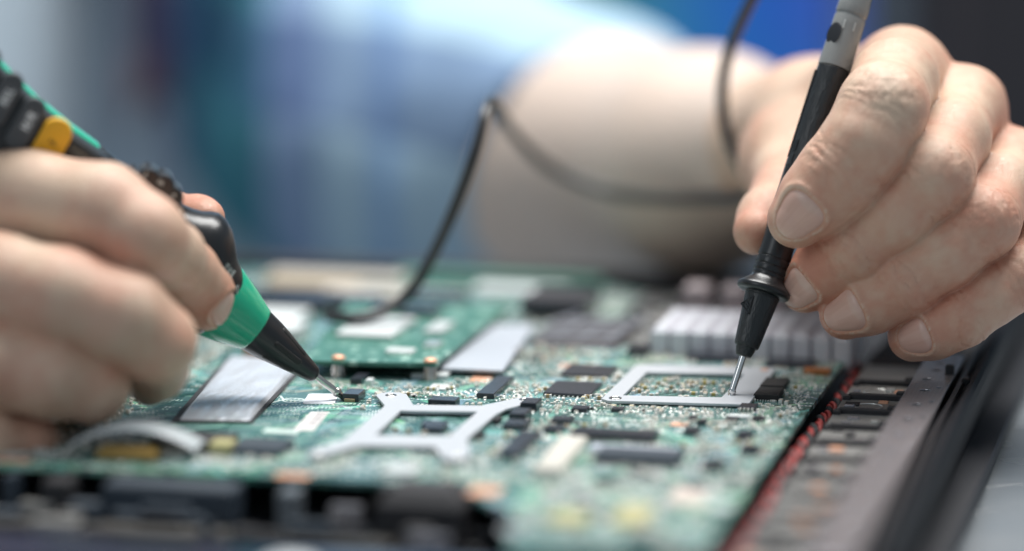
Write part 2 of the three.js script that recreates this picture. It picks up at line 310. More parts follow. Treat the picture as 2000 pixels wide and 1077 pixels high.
// small capacitors and resistors: each one that can be told apart is a part
{
  const mkCap = (body, w, h, d) => {                                         // metal ends, coloured middle
    const e = w * .24, L = [[bbox(e, h, d, .05, -w / 2 + e / 2), [.72, .71, .68]], [bbox(w - 2 * e, h * .97, d * .97, .05), body], [bbox(e, h, d, .05, w / 2 - e / 2), [.72, .71, .68]]];
    const g = mergeGeometries(L.map(([q, col]) => { q = plain(q); const n = q.attributes.position.count, a = new Float32Array(n * 3); for (let i = 0; i < n; i++) a.set(col, i * 3); q.setAttribute('color', new THREE.BufferAttribute(a, 3)); return q; }));
    g.scale(.001, .001, .001); return g;
  };
  const mat = pbr([1, 1, 1], 0.4, { vertexColors: true });
  const kinds = [mkCap([.34, .24, .12], 1.7, .85, .9), mkCap([.46, .40, .32], 1.3, .7, .7), mkCap([.03, .03, .035], 1.6, .5, .8), mkCap([.42, .33, .10], 1.9, .7, 1.0), mkCap([.60, .56, .48], 1.1, .6, .6)];
  const put = (k, u, v, turn) => { const m = meshOf(k === 2 ? 'resistor' : 'capacitor', kinds[k], mat, board); m.position.set(u / 1000, 0.00001, -v / 1000); m.rotation.y = turn; };
  for (const [k, u, v, t] of [[4, -13.2, -13.6, 0], [1, -8.9, -10, 1.57], [1, -7.5, -9.8, 1.57], [0, -5.8, -9.6, 1.57], [4, -16.6, -13.9, 0], [0, 8.2, 3.6, 0], [0, 17.8, 5.4, 0], [3, 26.2, -4.2, 1.57], [3, 30.4, -3.6, 1.57], [1, 57.8, 10.4, 0], [0, 64.6, 10.6, 1.57], [0, 66.2, 9.2, 1.57], [4, 68, 11.5, 1.57],
    [0, -18.6, -41, .2], [1, -4.8, -43, .6], [0, -11, -44, 1.2], [0, -15.2, -42, .6], [3, 14, 26.5, 0], [3, 11, 26.2, 0], [3, 17.4, 27, 0], [2, 21.5, -7.4, 0], [4, 8, -26.2, 0], [4, 13, -20, 1.57], [1, 47.6, -22, 0], [4, 58, -6, 0], [4, 62, -5.2, 0], [0, 67, -6, .4]]) put(k, u, v, t);
  let n = 0;                                                                 // the crowd inside the graphics frame
  while (n < 78) { const u = rr(27.6, 49.6), v = rr(9.5, 33); put([0, 1, 3, 4, 1][Math.floor(rnd() * 5)], u, v, rnd() < .5 ? 0 : 1.5708); n++; }
  const free = (u, v) => !chipSpots.some(([a, b, c, d]) => u > a && u < b && v > c && v < d) && !(u > -32 && u < 8 && v > -77 && v < -3) && !(u > 21.5 && u < 58.5 && v > -2 && v < 48) && !(u > -84 && u < -52 && v > -46 && v < 26) && !(u > -52 && u < -34 && v > -48 && v < 2) && !(u < -20 && v > 10) && !(u < -30 && v < -20);
  n = 0;
  for (let tries = 0; n < 190 && tries < 6000; tries++) { const u = rr(-34, 71), v = rr(-60, 66); if (!free(u, v) || noise(u / 9, v / 9, 5) < -0.05) continue; put(Math.floor(rnd() * 5), u, v, rnd() < .5 ? 0 : 1.5708); n++; }
  const tiny = new THREE.InstancedMesh(kinds[4], mat, 5200); tiny.name = 'tiny_component'; tiny.userData.kind = 'stuff'; board.add(tiny);
  const o = new THREE.Object3D(); let k = 0;
  for (let tries = 0; k < 5200 && tries < 90000; tries++) {
    const u = rr(-110, 71), v = rr(-130, 148); if (!free(u, v) && !(u < -86) && !(v < -62 && v > -88)) continue; if (noise(u / 8 + 4, v / 8, 9) < -0.12) continue;
    if (v < -88 && u < 28) continue;
    o.position.set(u / 1000, 0, -v / 1000); o.rotation.y = rnd() < .5 ? 0 : 1.5708; const s = rr(.4, 1.15); o.scale.set(s, s * rr(.6, 1.2), s); o.updateMatrix(); tiny.setMatrixAt(k++, o.matrix);
  }
  tiny.count = k;
  const ball = new THREE.SphereGeometry(.0003, 8, 6), solder = new THREE.InstancedMesh(ball, M.tin, 4200); solder.name = 'solder_joint'; solder.userData.kind = 'stuff'; board.add(solder);
  let q = 0; o.rotation.y = 0;
  for (let tries = 0; q < 4200 && tries < 90000; tries++) {
    const u = rr(-110, 71), v = rr(-130, 148); if ((!free(u, v) && u > -86 && !(v < -62 && v > -88)) || noise(u / 7 + 2, v / 7, 3) < -.15) continue; if (v < -88 && u < 28) continue;
    const s = rr(.6, 1.5); o.position.set(u / 1000, 0, -v / 1000); o.scale.set(s, s * .7, s); o.updateMatrix(); solder.setMatrixAt(q++, o.matrix);
  }
  solder.count = q;
}
// copper pads, strips, labels
const padAt = (name, u, v, w, d, h, mat, y = 0) => { const m = part(name, bbox(w, h, d, .05), mat, board); m.position.set(u / 1000, y / 1000, -v / 1000); return m; };
for (const [u, v, w, d] of [[-29, -90.5, 8, 4], [16, -95, 7, 8], [-13, 22, 5, 7], [4.4, 43, 3.4, 6], [9.4, 43.6, 3.2, 6], [-95, -90, 9, 5], [-14, 141, 12, 13], [45, -19, 4, 4]]) padAt('copper_pad', u, v, w, d, 0.12, M.copper);
padAt('orange_part', 68.2, 47.6, 6.6, 3.4, 1.3, M.orange);
padAt('white_part', -20.5, 8.6, 4.5, 6, .5, M.white); padAt('white_part', -26, 22, 9, 5, 1, M.white); padAt('white_part', -6, -83, 7, 7, 1.2, M.white); padAt('white_part', 57.6, -8.5, 5.2, 3, .6, M.white);
padAt('copper_strip', 60, -90, 8, 16, .3, pbr([.62, .52, .46], .5)); padAt('yellow_part', -51, -72, 5, 6, 2.6, M.yellow);
padAt('yellow_strip', 39.5, -117, 8, 10, 1, M.yellow); padAt('yellow_strip', 52, -112, 7, 16, 1, M.yellow); padAt('black_strip', 45, -113, 8, 3, 1, pbr([.2, .19, .16], .5));
padAt('dark_part', -60, -66, 18, 12, 2, M.softBlack); padAt('dark_part', -43, -68, 12, 12, 1.6, M.slate);
for (const [u, v] of [[-6, 58], [-1, 52], [-3, 44], [3, 55], [-9, 49]]) { const c = new THREE.CylinderGeometry(1.7, 1.7, 2.6, 18); c.translate(u, 1.3, -v); part('can_capacitor', c, M.bright, board); }
for (let i = 0; i < 46; i++) {                                               // pale pads and low parts added for the glints on the near board
  const u = rr(29, 69), v = rr(-134, -68), m = [M.white, M.tin, M.cream, M.lilac, M.chip, M.tin][Math.floor(rnd() * 6)];
  padAt(m === M.chip ? 'chip' : 'pad', u, v, rr(1.5, 5), rr(1.5, 5), m === M.chip ? rr(.6, 1.2) : rr(.1, .5), m);
}
const paper = (name, corners, tex, y, more = {}) => {                        // a label: corners front-left, front-right, back-right, back-left
  const s = slab(corners, [], y, 0.12), p = s.attributes.position, uv = s.attributes.uv, [a, b, , d] = corners;
  const e1 = [b[0] - a[0], b[1] - a[1]], e2 = [d[0] - a[0], d[1] - a[1]], D = e1[0] * e2[1] - e1[1] * e2[0];
  for (let i = 0; i < p.count; i++) { const q = [p.getX(i) - a[0], -p.getZ(i) - a[1]]; uv.setXY(i, (q[0] * e2[1] - q[1] * e2[0]) / D, (e1[0] * q[1] - e1[1] * q[0]) / D); }
  return part(name, s, pbr([1, 1, 1], .5, { map: tex, ...more }), board);
};
paper('white_label', [[-48.4, -16.2], [-47.8, -17.1], [-41.3, -15.6], [-40.9, -14.4], [-42.6, -4.6], [-43.3, -4.0], [-49.3, -5.3], [-49.9, -6.2]].map((q, i, A) => A[i]), canvasTex(256, 256, (c) => {
  c.fillStyle = 'rgb(226,229,235)'; c.fillRect(0, 0, 256, 256); c.strokeStyle = 'rgba(120,126,140,.7)'; c.lineWidth = 5;
  for (let i = 0; i < 9; i++) { c.beginPath(); c.moveTo(110 + i * 15, 90 + (i % 3) * 12); c.lineTo(100 + i * 15, 180); c.stroke(); }
}), 0.02).material.map.wrapS = THREE.RepeatWrapping;
paper('barcode_label', [[-42.0, -46.3], [-37.3, -45.2], [-39.3, -24.7], [-43.6, -25.7]], canvasTex(128, 512, (c) => {
  c.fillStyle = 'rgb(222,217,214)'; c.fillRect(0, 0, 128, 512); c.fillStyle = 'rgb(110,106,112)';
  for (let y = 30; y < 380;) { const h = 2 + Math.floor(rnd() * 9); c.fillRect(46, y, 66, h); y += h + 3 + Math.floor(rnd() * 8); }
  for (let y = 60; y < 340; y += 14) c.fillRect(16, y, 14, 7);
}), 0.02);
padAt('label_backing', -44.5, -47.6, 8.5, 4, .1, pbr([.55, .66, .62], .6));
{
  const crease = dataTex(512, (x, y) => { let h = .5; for (let i = 1; i < 5; i++) { const a = i * 1.7; const q = Math.sin((x * Math.cos(a) + y * Math.sin(a)) * 6.283 * i + 6 * per(x, y, 4, i + 20)); h += .12 * Math.abs(q) / i; } return h * .7 + .2 * per(x, y, 40, 31); });
  crease.wrapS = crease.wrapT = THREE.RepeatWrapping;
  const n = 44, m = 60, P = [], U = [], I = [];
  const c = [[-71.2, -42.8], [-54.6, -39.8], [-61.4, 27], [-82, 31]];
  for (let j = 0; j <= m; j++) for (let i = 0; i <= n; i++) {
    const a = i / n, b = j / m, u = lerp(lerp(c[0][0], c[1][0], a), lerp(c[3][0], c[2][0], a), b), v = lerp(lerp(c[0][1], c[1][1], a), lerp(c[3][1], c[2][1], a), b);
    const f = smooth(.0, .12, b) * .55 + .45, edge = Math.min(a, 1 - a, b * 3, 1);
    const h = 1.35 * f * smooth(-.02, .06, edge) + .28 * (noise(u / 5, v / 7, 2)) + .22 * Math.abs(noise(u / 2.4, v / 9, 4)) + (b < .22 ? .3 * Math.abs(noise(u / 2.2 + 5, v / 4, 8)) : 0);
    P.push(u, Math.max(.25, h), -v); U.push(u / 16, v / 16);
  }
  for (let j = 0; j < m; j++) for (let i = 0; i < n; i++) { const q = j * (n + 1) + i; I.push(q, q + 1, q + n + 2, q, q + n + 2, q + n + 1); }
  const g = new THREE.BufferGeometry(); g.setAttribute('position', new THREE.Float32BufferAttribute(P, 3)); g.setAttribute('uv', new THREE.Float32BufferAttribute(U, 2)); g.setIndex(I); g.computeVertexNormals();
  part('foil_pad', g, pbr([.66, .69, .74], .36, { metalness: .45, bumpMap: crease, bumpScale: .0003 }), board);
  part('foil_backing', slab([[-72.8, -44.4], [-53.6, -40.9], [-60.2, 28], [-83, 32]], [], .05, .3), M.softBlack, board);
}
// raised card at the back left, white cover, plates
{
  const cardTex = canvasTex(512, 512, (c) => { c.fillStyle = 'rgb(66,118,104)'; c.fillRect(0, 0, 512, 512); for (let i = 0; i < 420; i++) { c.fillStyle = rnd() < .5 ? 'rgba(190,215,200,.55)' : 'rgba(40,92,76,.6)'; c.fillRect(rnd() * 512, rnd() * 512, rr(4, 30), rr(4, 24)); } });
  const card = slab([[-57, 14], [-23.6, 18], [-24, 100], [-68, 96]], [], 3.2, 1.1); { const p = card.attributes.position, uv = card.attributes.uv; for (let i = 0; i < p.count; i++) uv.setXY(i, p.getX(i) / 50, p.getZ(i) / 80); }
  const cd = part('raised_card', card, pbr([1, 1, 1], .4, { map: cardTex }), board);
  for (const [u, v, w, d, h, m] of [[-50, 58, 15, 26, 1.6, M.white], [-34, 62, 5, 14, 1.4, M.white], [-44, 82, 10, 8, 2.5, M.chip], [-30, 40, 4, 6, 1.2, M.tin], [-54, 86, 8, 7, 2, M.chip], [-36, 30, 7, 5, 1, M.white]]) part('card_chip', bbox(w, h * .7, d, .2, u, 4.3, -v), m, cd);
  for (const [u, v] of [[-49, 18], [-25.5, 19.6]]) { const c = new THREE.CylinderGeometry(1.5, 1.9, 3.2, 14); c.translate(u, 1.6, -v); part('standoff', c, M.steel, board); const s = new THREE.SphereGeometry(1.8, 14, 8); s.scale(1, .5, 1); s.translate(u, 4.5, -v); part('screw', s, M.copper, board); }
  part('white_cover', slab([[-24, 24], [-8, 24.4], [-13.6, 86], [-32, 83]], [], 1.2, .8, .2), pbr([.42, .45, .50], .5), board);
  part('dark_slot', bbox(18, 4, 22, .6, -12, 2, -112), M.chip, board);
  for (const [u, v, w, d, h, m] of [[-62, 120, 40, 14, 3, M.cream], [-90, 105, 30, 16, 4, M.chip], [-88, 130, 26, 10, 3, M.tan], [-66, 100, 12, 10, 5, M.chip], [-48, 112, 16, 14, 4, M.chip], [-30, 140, 26, 12, 2, M.white], [-40, 158, 60, 8, 2.4, M.edge], [-92, 75, 30, 30, 3, M.white], [-78, 60, 14, 14, 4, M.white], [-74, 38, 10, 8, 3, M.copper], [-120, 30, 30, 50, 4, M.chip], [-86, 148, 40, 12, 2, M.cream]])
    padAt(m === M.chip ? 'rear_chip' : 'rear_plate', u, v, w, d, h, m);
}
// curved flat cable at the front left
{
  const P = [], I = [], U = [], n = 30;
  for (let i = 0; i <= n; i++) { const a = i / n, u = lerp(-84, -55, a), h = 1.5 + 5.2 * Math.sin(a * Math.PI) ** .8; for (const [dv, dh] of [[-2, 0], [0, .9], [3.5, 1.1], [7, .2]]) { P.push(u, h + dh, 84 - dv + 4 * a * -1.5); U.push(a, dv / 7); } }
  for (let i = 0; i < n; i++) for (let j = 0; j < 3; j++) { const q = i * 4 + j; I.push(q, q + 4, q + 5, q, q + 5, q + 1); }
  const g = new THREE.BufferGeometry(); g.setAttribute('position', new THREE.Float32BufferAttribute(P, 3)); g.setAttribute('uv', new THREE.Float32BufferAttribute(U, 2)); g.setIndex(I); g.computeVertexNormals();
  const f = thing('flat_cable', 'curved grey flat cable bowed over the front left of the motherboard', 'flat cable', [0, 0, 0], TURN);
  part('ribbon', g, pbr([.5, .54, .55], .45), f); part('amber_film', [bbox(14, 2.6, 6, 1.2, -70, .2, 82)], M.amber, f);
}
// twisted red and black wires along the right edge of the board
{
  const w = thing('twisted_wire', 'red and black twisted wires running along the right edge of the motherboard', 'wire', [0, 0, 0], TURN);
  for (const [ph, mat, nm] of [[0, M.red, 'red_strand'], [2.1, M.red, 'red_strand'], [4.2, M.softBlack, 'black_strand']]) {
    const pts = []; for (let v = 74; v > -150; v -= 1.1) pts.push([75.2 + .75 * Math.cos(v * .62 + ph) + .7 * Math.sin(v / 23) + .4 * Math.sin(v / 7 + ph), -3.0 + .75 * Math.sin(v * .62 + ph), -v]);
    part(nm, tube(pts, mat === M.red ? .55 : .8, 620, 7), mat, w);
  }
}

// ---------------------------------------------------------------- test probe
function frameAt(o, origin, axis, normal) {                                  // local y along axis, local x along normal, z towards the viewer
  const y = V3(axis).normalize(), x = V3(normal).addScaledVector(y, -V3(normal).dot(y)).normalize(), z = x.clone().cross(y);
  o.quaternion.setFromRotationMatrix(new THREE.Matrix4().makeBasis(x, y, z)); o.position.set(origin[0] / 1000, origin[1] / 1000, origin[2] / 1000);
}
const lathe = (pts, n = 48) => new THREE.LatheGeometry(pts.map(([y, r]) => new THREE.Vector2(r, y)), n);
const sub = (a, b) => [a[0] - b[0], a[1] - b[1], a[2] - b[2]];
const probeTip = at(1424, 784, 874), probeTop = at(1670, 5, 889);
{
  const p = thing('test_probe', 'slim black test probe with grey top, held upright on the square metal frame', 'probe');
  frameAt(p, probeTip, sub(probeTop, probeTip), [1, 0, 0]);
  const k = .1255, S = (l) => l.map(([s, r]) => [s * k, r * k]);
  part('needle', lathe(S([[0, 0], [0, 5], [1.5, 7.5], [6, 7.8], [8, 6], [10, 5.6], [16, 6.6], [18, 8.6], [21, 8.6], [24, 6.6], [100, 6.8]]), 24), M.bright, p);
  part('tip_cone', lathe(S([[92, 0], [92, 11], [93, 14.5], [97, 16.5], [108, 19.5], [111, 19.5], [112, 22.5], [114, 24.2], [119, 25.2], [160, 28.8], [214, 34], [216, 34.5], [222, 34.5]]), 64), M.rubber, p);
  part('guard_flange', lathe(S([[219, 30], [220, 46], [222, 51.5], [226, 54], [231, 54.2], [235, 52], [240, 46], [246, 39], [252, 33.5], [256, 32]]), 64), M.gloss, p);
  part('grip_neck', lathe(S([[250, 31.5], [258, 32.6], [262, 33.2], [263.5, 31.4], [265.5, 31.4], [267, 33.4], [276, 33.6], [277.5, 31.6], [279.5, 31.6], [281, 33.6], [292, 33.4], [293.5, 31.4], [295.5, 31.4], [297, 33.2], [315, 32.6], [345, 33]]), 64), M.gloss, p);
  part('barrel', lathe(S([[343, 33], [360, 34], [480, 34.6], [600, 33.4], [690, 32.4], [694, 31.6], [694, 0]]), 64), M.rubber, p);
  part('grey_sleeve', lathe(S([[693, 0], [693, 32.2], [695, 33], [720, 32.6], [780, 31.4], [800, 31], [802, 29], [806, 29], [808, 31.5], [824, 31.5], [840, 30], [900, 27], [960, 20], [980, 18]]), 64), M.grey, p);
  const teeth = []; for (let i = 0; i < 24; i++) { const b = bbox(1.1, .8, .9, .1); b.rotateX(-Math.PI / 2); b.translate(-33.6 * k * .93, 0, 33.6 * k * .30); b.translate(0, (500 + i * 7.6) * k, 0); teeth.push(b); }
  part('grip_ridge', teeth, M.black, p);
  const onSide = (s, ang, w, h, d, rad) => { const b = bbox(w, d, h, .05); b.rotateX(Math.PI / 2); b.translate(0, s * k, rad * k - d * .45); b.rotateY(ang); return b; };
  part('embossed_mark', [onSide(520, -.9, 1.2, 2.6, .25, 34.6), onSide(492, -.8, .5, 2.2, .3, 34.6), onSide(478, -1.1, 1.2, .5, .3, 34.6), onSide(470, -.9, 1.1, .5, .3, 34.6), onSide(455, -1, .5, 2.4, .3, 34.6)], M.gloss, p);
  const oval = (() => { const g = new THREE.SphereGeometry(1, 24, 14); g.scale(2.3, 2.9, .25); g.translate(0, 757 * k, 30.9 * k); g.rotateY(-.78); return g; })();
  part('oval_window', oval, M.black, p);
  part('sleeve_slot', [onSide(779, -.25, .5, 2.3, .12, 32.3)], pbr([.42, .43, .42], .5), p); part('sleeve_slot', [onSide(779, .42, .5, 2.3, .12, 32.3)], pbr([.42, .43, .42], .5), p);
  const tri = (a, s0, n0, s1, n1, w) => { const L = Math.hypot(s1 - s0, n1 - n0), g = new THREE.BoxGeometry(w, L, .35); g.rotateZ(-Math.atan2(n1 - n0, s1 - s0)); g.translate((n0 + n1) / 2, (s0 + s1) / 2, 0); g.translate(0, 0, 31.3 * k + .02); g.rotateX(0); g.rotateY(a); return g; };
  part('warning_triangle', [tri(-.95, 21.5, 1.9, 26, 1.9, .28), tri(-.95, 21.5, 1.9, 23.8, -1.9, .28), tri(-.95, 26, 1.9, 23.8, -1.9, .28), tri(-.95, 22.8, 1.3, 23.9, -.3, .3), tri(-.95, 23.3, 1.5, 24.5, .1, .3)], M.gloss, p);
}
// ---------------------------------------------------------------- test lead
{
  const P = (l) => l.map((q) => at(...q));
  const pts = P([[1700, -170, 893], [1640, -300, 905], [1560, -190, 930], [1478, -20, 945], [1428, 90, 955], [1411, 180, 966], [1420, 262, 968], [1448, 326, 966], [1474, 362, 968], [1446, 386, 980], [1385, 389, 994], [1290, 388, 1008], [1180, 372, 1024], [1080, 330, 1026], [1010, 268, 1008], [978, 218, 975], [962, 196, 950], [948, 222, 938], [930, 290, 934], [890, 400, 938], [842, 505, 944], [800, 572, 946], [745, 610, 943], [690, 622, 940], [640, 618, 945]]);
  const l = part('test_lead', tube(pts, 1.6, 260, 12), M.lead);
  l.userData = { label: 'thin black test lead looping from the probe down onto the motherboard', category: 'cable' };
}

// ---------------------------------------------------------------- pen multimeter
const penTip = at(674, 779, 874), penFar = at(0, 262, 844);
{
  const p = thing('pen_multimeter', 'black and green pen multimeter with yellow button, gripped by the hand at left', 'multimeter');
  frameAt(p, penTip, sub(penFar, penTip), [.609, .793, 0]); p.scale.y = 1.07;
  const k = .1225, S = (l) => l.map(([s, r]) => [s * k, r * k]);
  part('needle', lathe(S([[0, 0], [0, 4], [2, 6], [14, 6.6], [17, 9.5], [21, 10.5], [25, 9.5], [27, 7.2], [80, 7.2]]), 24), M.steel, p);
  const cone = lathe(S([[70, 0], [70, 9], [72, 13], [77, 16.5], [86, 19], [110, 24.5], [150, 34.5], [185, 42.5], [214, 46.5], [222, 47]]), 64);
  part('nose_cone', cone, M.gloss, p);
  for (const a of [-.7, .25, 1.2]) { const g = new THREE.CapsuleGeometry(.8, 7, 6, 12); g.scale(1, 1, .45); g.rotateX(.235); g.translate(0, 148 * k, 32.6 * k); g.rotateY(a); part('cone_groove', g, M.chipDark, p); }
  part('green_collar', lathe(S([[218, 44], [218, 48.5], [221, 49.5], [238, 56], [262, 65.5], [286, 73.5], [306, 79], [310, 79], [310, 74]]), 64), M.green, p);
  const loft = (rings, ex = 2.6, n = 56) => {                                // rings of [s, n centre, half width, half depth, depth centre]
    const P = [], I = []; for (const [s, c, w, t, z = 0] of rings) for (let i = 0; i < n; i++) { const a = i / n * 6.28318, C = Math.cos(a), D = Math.sin(a); P.push((c + w * Math.sign(C) * Math.abs(C) ** (2 / ex)) * k, s * k, (z + t * Math.sign(D) * Math.abs(D) ** (2 / ex)) * k); }
    for (let j = 0; j < rings.length - 1; j++) for (let i = 0; i < n; i++) { const a = j * n + i, b = j * n + (i + 1) % n; I.push(a, a + n, b + n, a, b + n, b); }
    const m = P.length / 3; for (const j of [0, rings.length - 1]) { const [s, c, , , z = 0] = rings[j]; P.push(c * k, s * k, z * k); for (let i = 0; i < n; i++) { const a = j * n + i, b = j * n + (i + 1) % n, q = m + (j ? 1 : 0); I.push(...(j ? [a, q, b] : [a, b, q])); } }
    const g = new THREE.BufferGeometry(); g.setAttribute('position', new THREE.Float32BufferAttribute(P, 3)); g.setIndex(I); g.computeVertexNormals(); return g;
  };
  const up = (s, t, lo, d, z) => [s, (t - lo) / 2, (t + lo) / 2, d, z];
  const headRings = [up(292, 70, 70, 68), up(308, 78, 78, 76), up(330, 90, 86, 82), up(352, 113, 92, 84), up(370, 128, 95, 86), up(390, 137, 98, 86), up(406, 138, 98, 84), up(418, 132, 98, 80), up(432, 121, 98, 76), up(450, 113, 98, 74), up(480, 105, 98, 74), up(560, 100, 98, 74), up(640, 101, 98, 74), up(660, 100, 98, 72)];
  part('head', loft(headRings, 2.4), M.gloss, p);
  const onHead = (name, w, h, s0, n0, rot, fn) => {                          // print that follows the rounded head
    const t = canvasTex(256, 128, (c) => { c.fillStyle = 'rgb(26,27,29)'; c.fillRect(0, 0, 256, 128); c.fillStyle = c.strokeStyle = 'rgb(206,214,208)'; c.textAlign = 'center'; c.textBaseline = 'middle'; fn(c); });
    const P = [], U = [], I = [], a = 20, b = 14;
    for (let j = 0; j <= b; j++) for (let i = 0; i <= a; i++) {
      const x = (i / a - .5) * w / k, y = (j / b - .5) * h / k, n = n0 + x * Math.cos(rot) - y * Math.sin(rot), s = s0 + x * Math.sin(rot) + y * Math.cos(rot);
      let q = 0; while (q < headRings.length - 2 && headRings[q + 1][0] < s) q++;
      const A = headRings[q], B = headRings[q + 1], f = clamp((s - A[0]) / (B[0] - A[0]), 0, 1), C = lerp(A[1], B[1], f), W = lerp(A[2], B[2], f), T = lerp(A[3], B[3], f), m = clamp(n, C - .985 * W, C + .985 * W);
      P.push(m * k, s * k, T * Math.max(0, 1 - Math.min(1, Math.abs(m - C) / W) ** 2.4) ** (1 / 2.4) * k + .06); U.push(i / a, j / b);
    }
    for (let j = 0; j < b; j++) for (let i = 0; i < a; i++) { const q = j * (a + 1) + i; I.push(q, q + 1, q + a + 2, q, q + a + 2, q + a + 1); }
    const g = new THREE.BufferGeometry(); g.setAttribute('position', new THREE.Float32BufferAttribute(P, 3)); g.setAttribute('uv', new THREE.Float32BufferAttribute(U, 2)); g.setIndex(I); g.computeVertexNormals();
    part(name, g, pbr([1, 1, 1], .4, { map: t }), p);
  };
  part('body_shell', loft([up(650, 98, 98, 40, 0), up(664, 102, 98, 52, 0), up(720, 100, 99, 56, 0), up(800, 102, 100, 58, 0), up(880, 112, 104, 58, 0), up(940, 123, 108, 58, 0), up(1040, 142, 112, 60, 0), up(1200, 160, 120, 60, 0)], 3.4), M.green, p);
  part('face_plate', loft([up(636, 98, 92, 40, 32), up(660, 100, 93, 44, 34), up(720, 97, 90, 45, 34), up(800, 100, 90, 46, 34), up(880, 109.5, 94, 46, 34), up(940, 120.5, 98, 46, 34), up(1040, 139, 100, 46, 34), up(1190, 154, 104, 46, 34)], 6), M.rubber, p);
  // scalloped range wheel
  const wheel = new THREE.Shape(); for (let i = 0; i <= 120; i++) { const a = i / 120 * 6.28318, r = (60 + 5 * (Math.abs(Math.cos(a * 5.5)) ** .7 * 2 - 1)) * k; i ? wheel.lineTo(r * Math.cos(a), r * Math.sin(a)) : wheel.moveTo(r, 0); }
  const wg = new THREE.ExtrudeGeometry(wheel, { depth: 6, bevelEnabled: true, bevelThickness: .6, bevelSize: .5, bevelSegments: 3 }); wg.translate(84 * k, 540 * k, 5.2);
  part('range_wheel', wg, M.gloss, p);
  const pill = (s, n, len, w, rot) => { const sh = new THREE.Shape(), r = w / 2, h = len / 2 - r; sh.absarc(0, h, r, 0, Math.PI); sh.absarc(0, -h, r, Math.PI, 2 * Math.PI); const g = new THREE.ExtrudeGeometry(sh, { depth: 1.2, bevelEnabled: true, bevelThickness: .5, bevelSize: .45, bevelSegments: 3, bevelOffset: -.45 }); g.rotateZ(rot); g.translate(n * k, s * k, 80 * k - .4); return g; };
  const greyKey = pbr([.07, .075, .08], .45), yellowKey = pbr([.80, .42, .015], .4);
  const key = (s, n, mat, print) => {
    const b = part('button', pill(s, n, 13.5, mat === greyKey ? 5.0 : 6.6, -Math.PI / 2 + .16), mat, p);
    const t = canvasTex(128, 64, (c) => { c.fillStyle = print[0]; c.fillRect(0, 0, 128, 64); c.fillStyle = print[1]; c.font = 'bold 58px sans-serif'; c.textAlign = 'center'; c.textBaseline = 'middle'; c.fillText(print[2], 64, 34); });
    const q = new THREE.BoxGeometry(5.8, 2.9, .06); q.rotateZ(.16); q.translate((n + 8) * k, s * k, 80 * k + 1.36); const m = part('button_print', q, pbr([1, 1, 1], .5, { map: t }), b); return m;
  };
  key(800, 62, greyKey, ['rgb(88,90,92)', 'rgb(235,238,236)', 'H/R']); key(742, 58, yellowKey, ['rgb(232,174,30)', 'rgb(70,45,10)', 'F']); key(858, 74, greyKey, ['rgb(88,90,92)', 'rgb(225,228,226)', 'REL']); key(918, 86, greyKey, ['rgb(88,90,92)', 'rgb(225,228,226)', 'MAX']);
  const decal = (name, w, h, s, n, z, rot, fn, tiltY = 0, W = 256, H = 128) => { const t = canvasTex(W, H, (c) => { c.fillStyle = 'rgb(22,23,25)'; c.fillRect(0, 0, W, H); c.fillStyle = c.strokeStyle = 'rgb(176,186,180)'; c.textAlign = 'center'; c.textBaseline = 'middle'; fn(c); }); const q = new THREE.BoxGeometry(w, h, .06); q.rotateZ(rot); if (tiltY) q.rotateY(tiltY); q.translate(n * k, s * k, z * k); return part(name, q, pbr([1, 1, 1], .5, { map: t }), p); };
  decal('face_print', 5.2, 9.5, 690, 68, 80.8, 0, (c) => { c.save(); c.translate(64, 128); c.rotate(Math.PI / 2); c.lineWidth = 3; c.strokeStyle = 'rgb(70,80,76)'; c.strokeRect(-100, -62, 170, 60); c.fillStyle = 'rgb(120,138,130)'; c.font = '34px sans-serif'; c.fillText('SELECT', -15, -32); c.beginPath(); c.arc(98, -20, 12, 0, 7); c.fill(); c.fillText('VΩ', -40, 38); c.restore(); }, 0, 128, 256);
  onHead('warning_print', 7.2, 5.4, 336, 72, -.12, (c) => { c.font = 'bold 26px sans-serif'; c.fillText('CAT III', 128, 24); c.fillText('600V', 128, 52); c.fillText('MAX', 128, 80); });
  onHead('warning_triangle', 5.2, 3.4, 311, 42, .5, (c) => { c.lineWidth = 7; c.beginPath(); c.moveTo(128, 14); c.lineTo(212, 114); c.lineTo(44, 114); c.closePath(); c.stroke(); });
  const num = [['V', 606], ['2', 578], ['20', 548], ['6', 514], ['8', 486]];
  for (const [t, s] of num) decal('wheel_print', 1.9, 1.9, s, 84 + Math.sqrt(Math.max(0, 50 * 50 - (s - 544) ** 2 * .45)), 97.5, -1.57, (c) => { c.fillStyle = 'rgb(215,222,218)'; c.font = 'bold 88px sans-serif'; c.fillText(t, 64, 66); }, 0, 128, 128);
}
// ---------------------------------------------------------------- the person: distance fields meshed with surface nets
const smin = (a, b, k) => { const h = Math.max(k - Math.abs(a - b), 0) / k; return Math.min(a, b) - h * h * k * 0.25; };
function capsule(p, a, b) {                                                  // joint = [x, y, z, r]; returns [distance, t]
  const bx = b[0] - a[0], by = b[1] - a[1], bz = b[2] - a[2], px = p[0] - a[0], py = p[1] - a[1], pz = p[2] - a[2];
  const t = clamp((px * bx + py * by + pz * bz) / (bx * bx + by * by + bz * bz), 0, 1);
  const x = px - bx * t, y = py - by * t, z = pz - bz * t;
  return [Math.sqrt(x * x + y * y + z * z) - (a[3] + (b[3] - a[3]) * t), t];
}
const joint = ([x, y, d, r]) => [...at(x, y, d), r * mm(d)];                 // r given in picture units
const norm = (v) => { const l = Math.hypot(...v); return v.map((x) => x / l); };
const dot = (a, b) => a[0] * b[0] + a[1] * b[1] + a[2] * b[2];
const cross = (a, b) => [a[1] * b[2] - a[2] * b[1], a[2] * b[0] - a[0] * b[2], a[0] * b[1] - a[1] * b[0]];
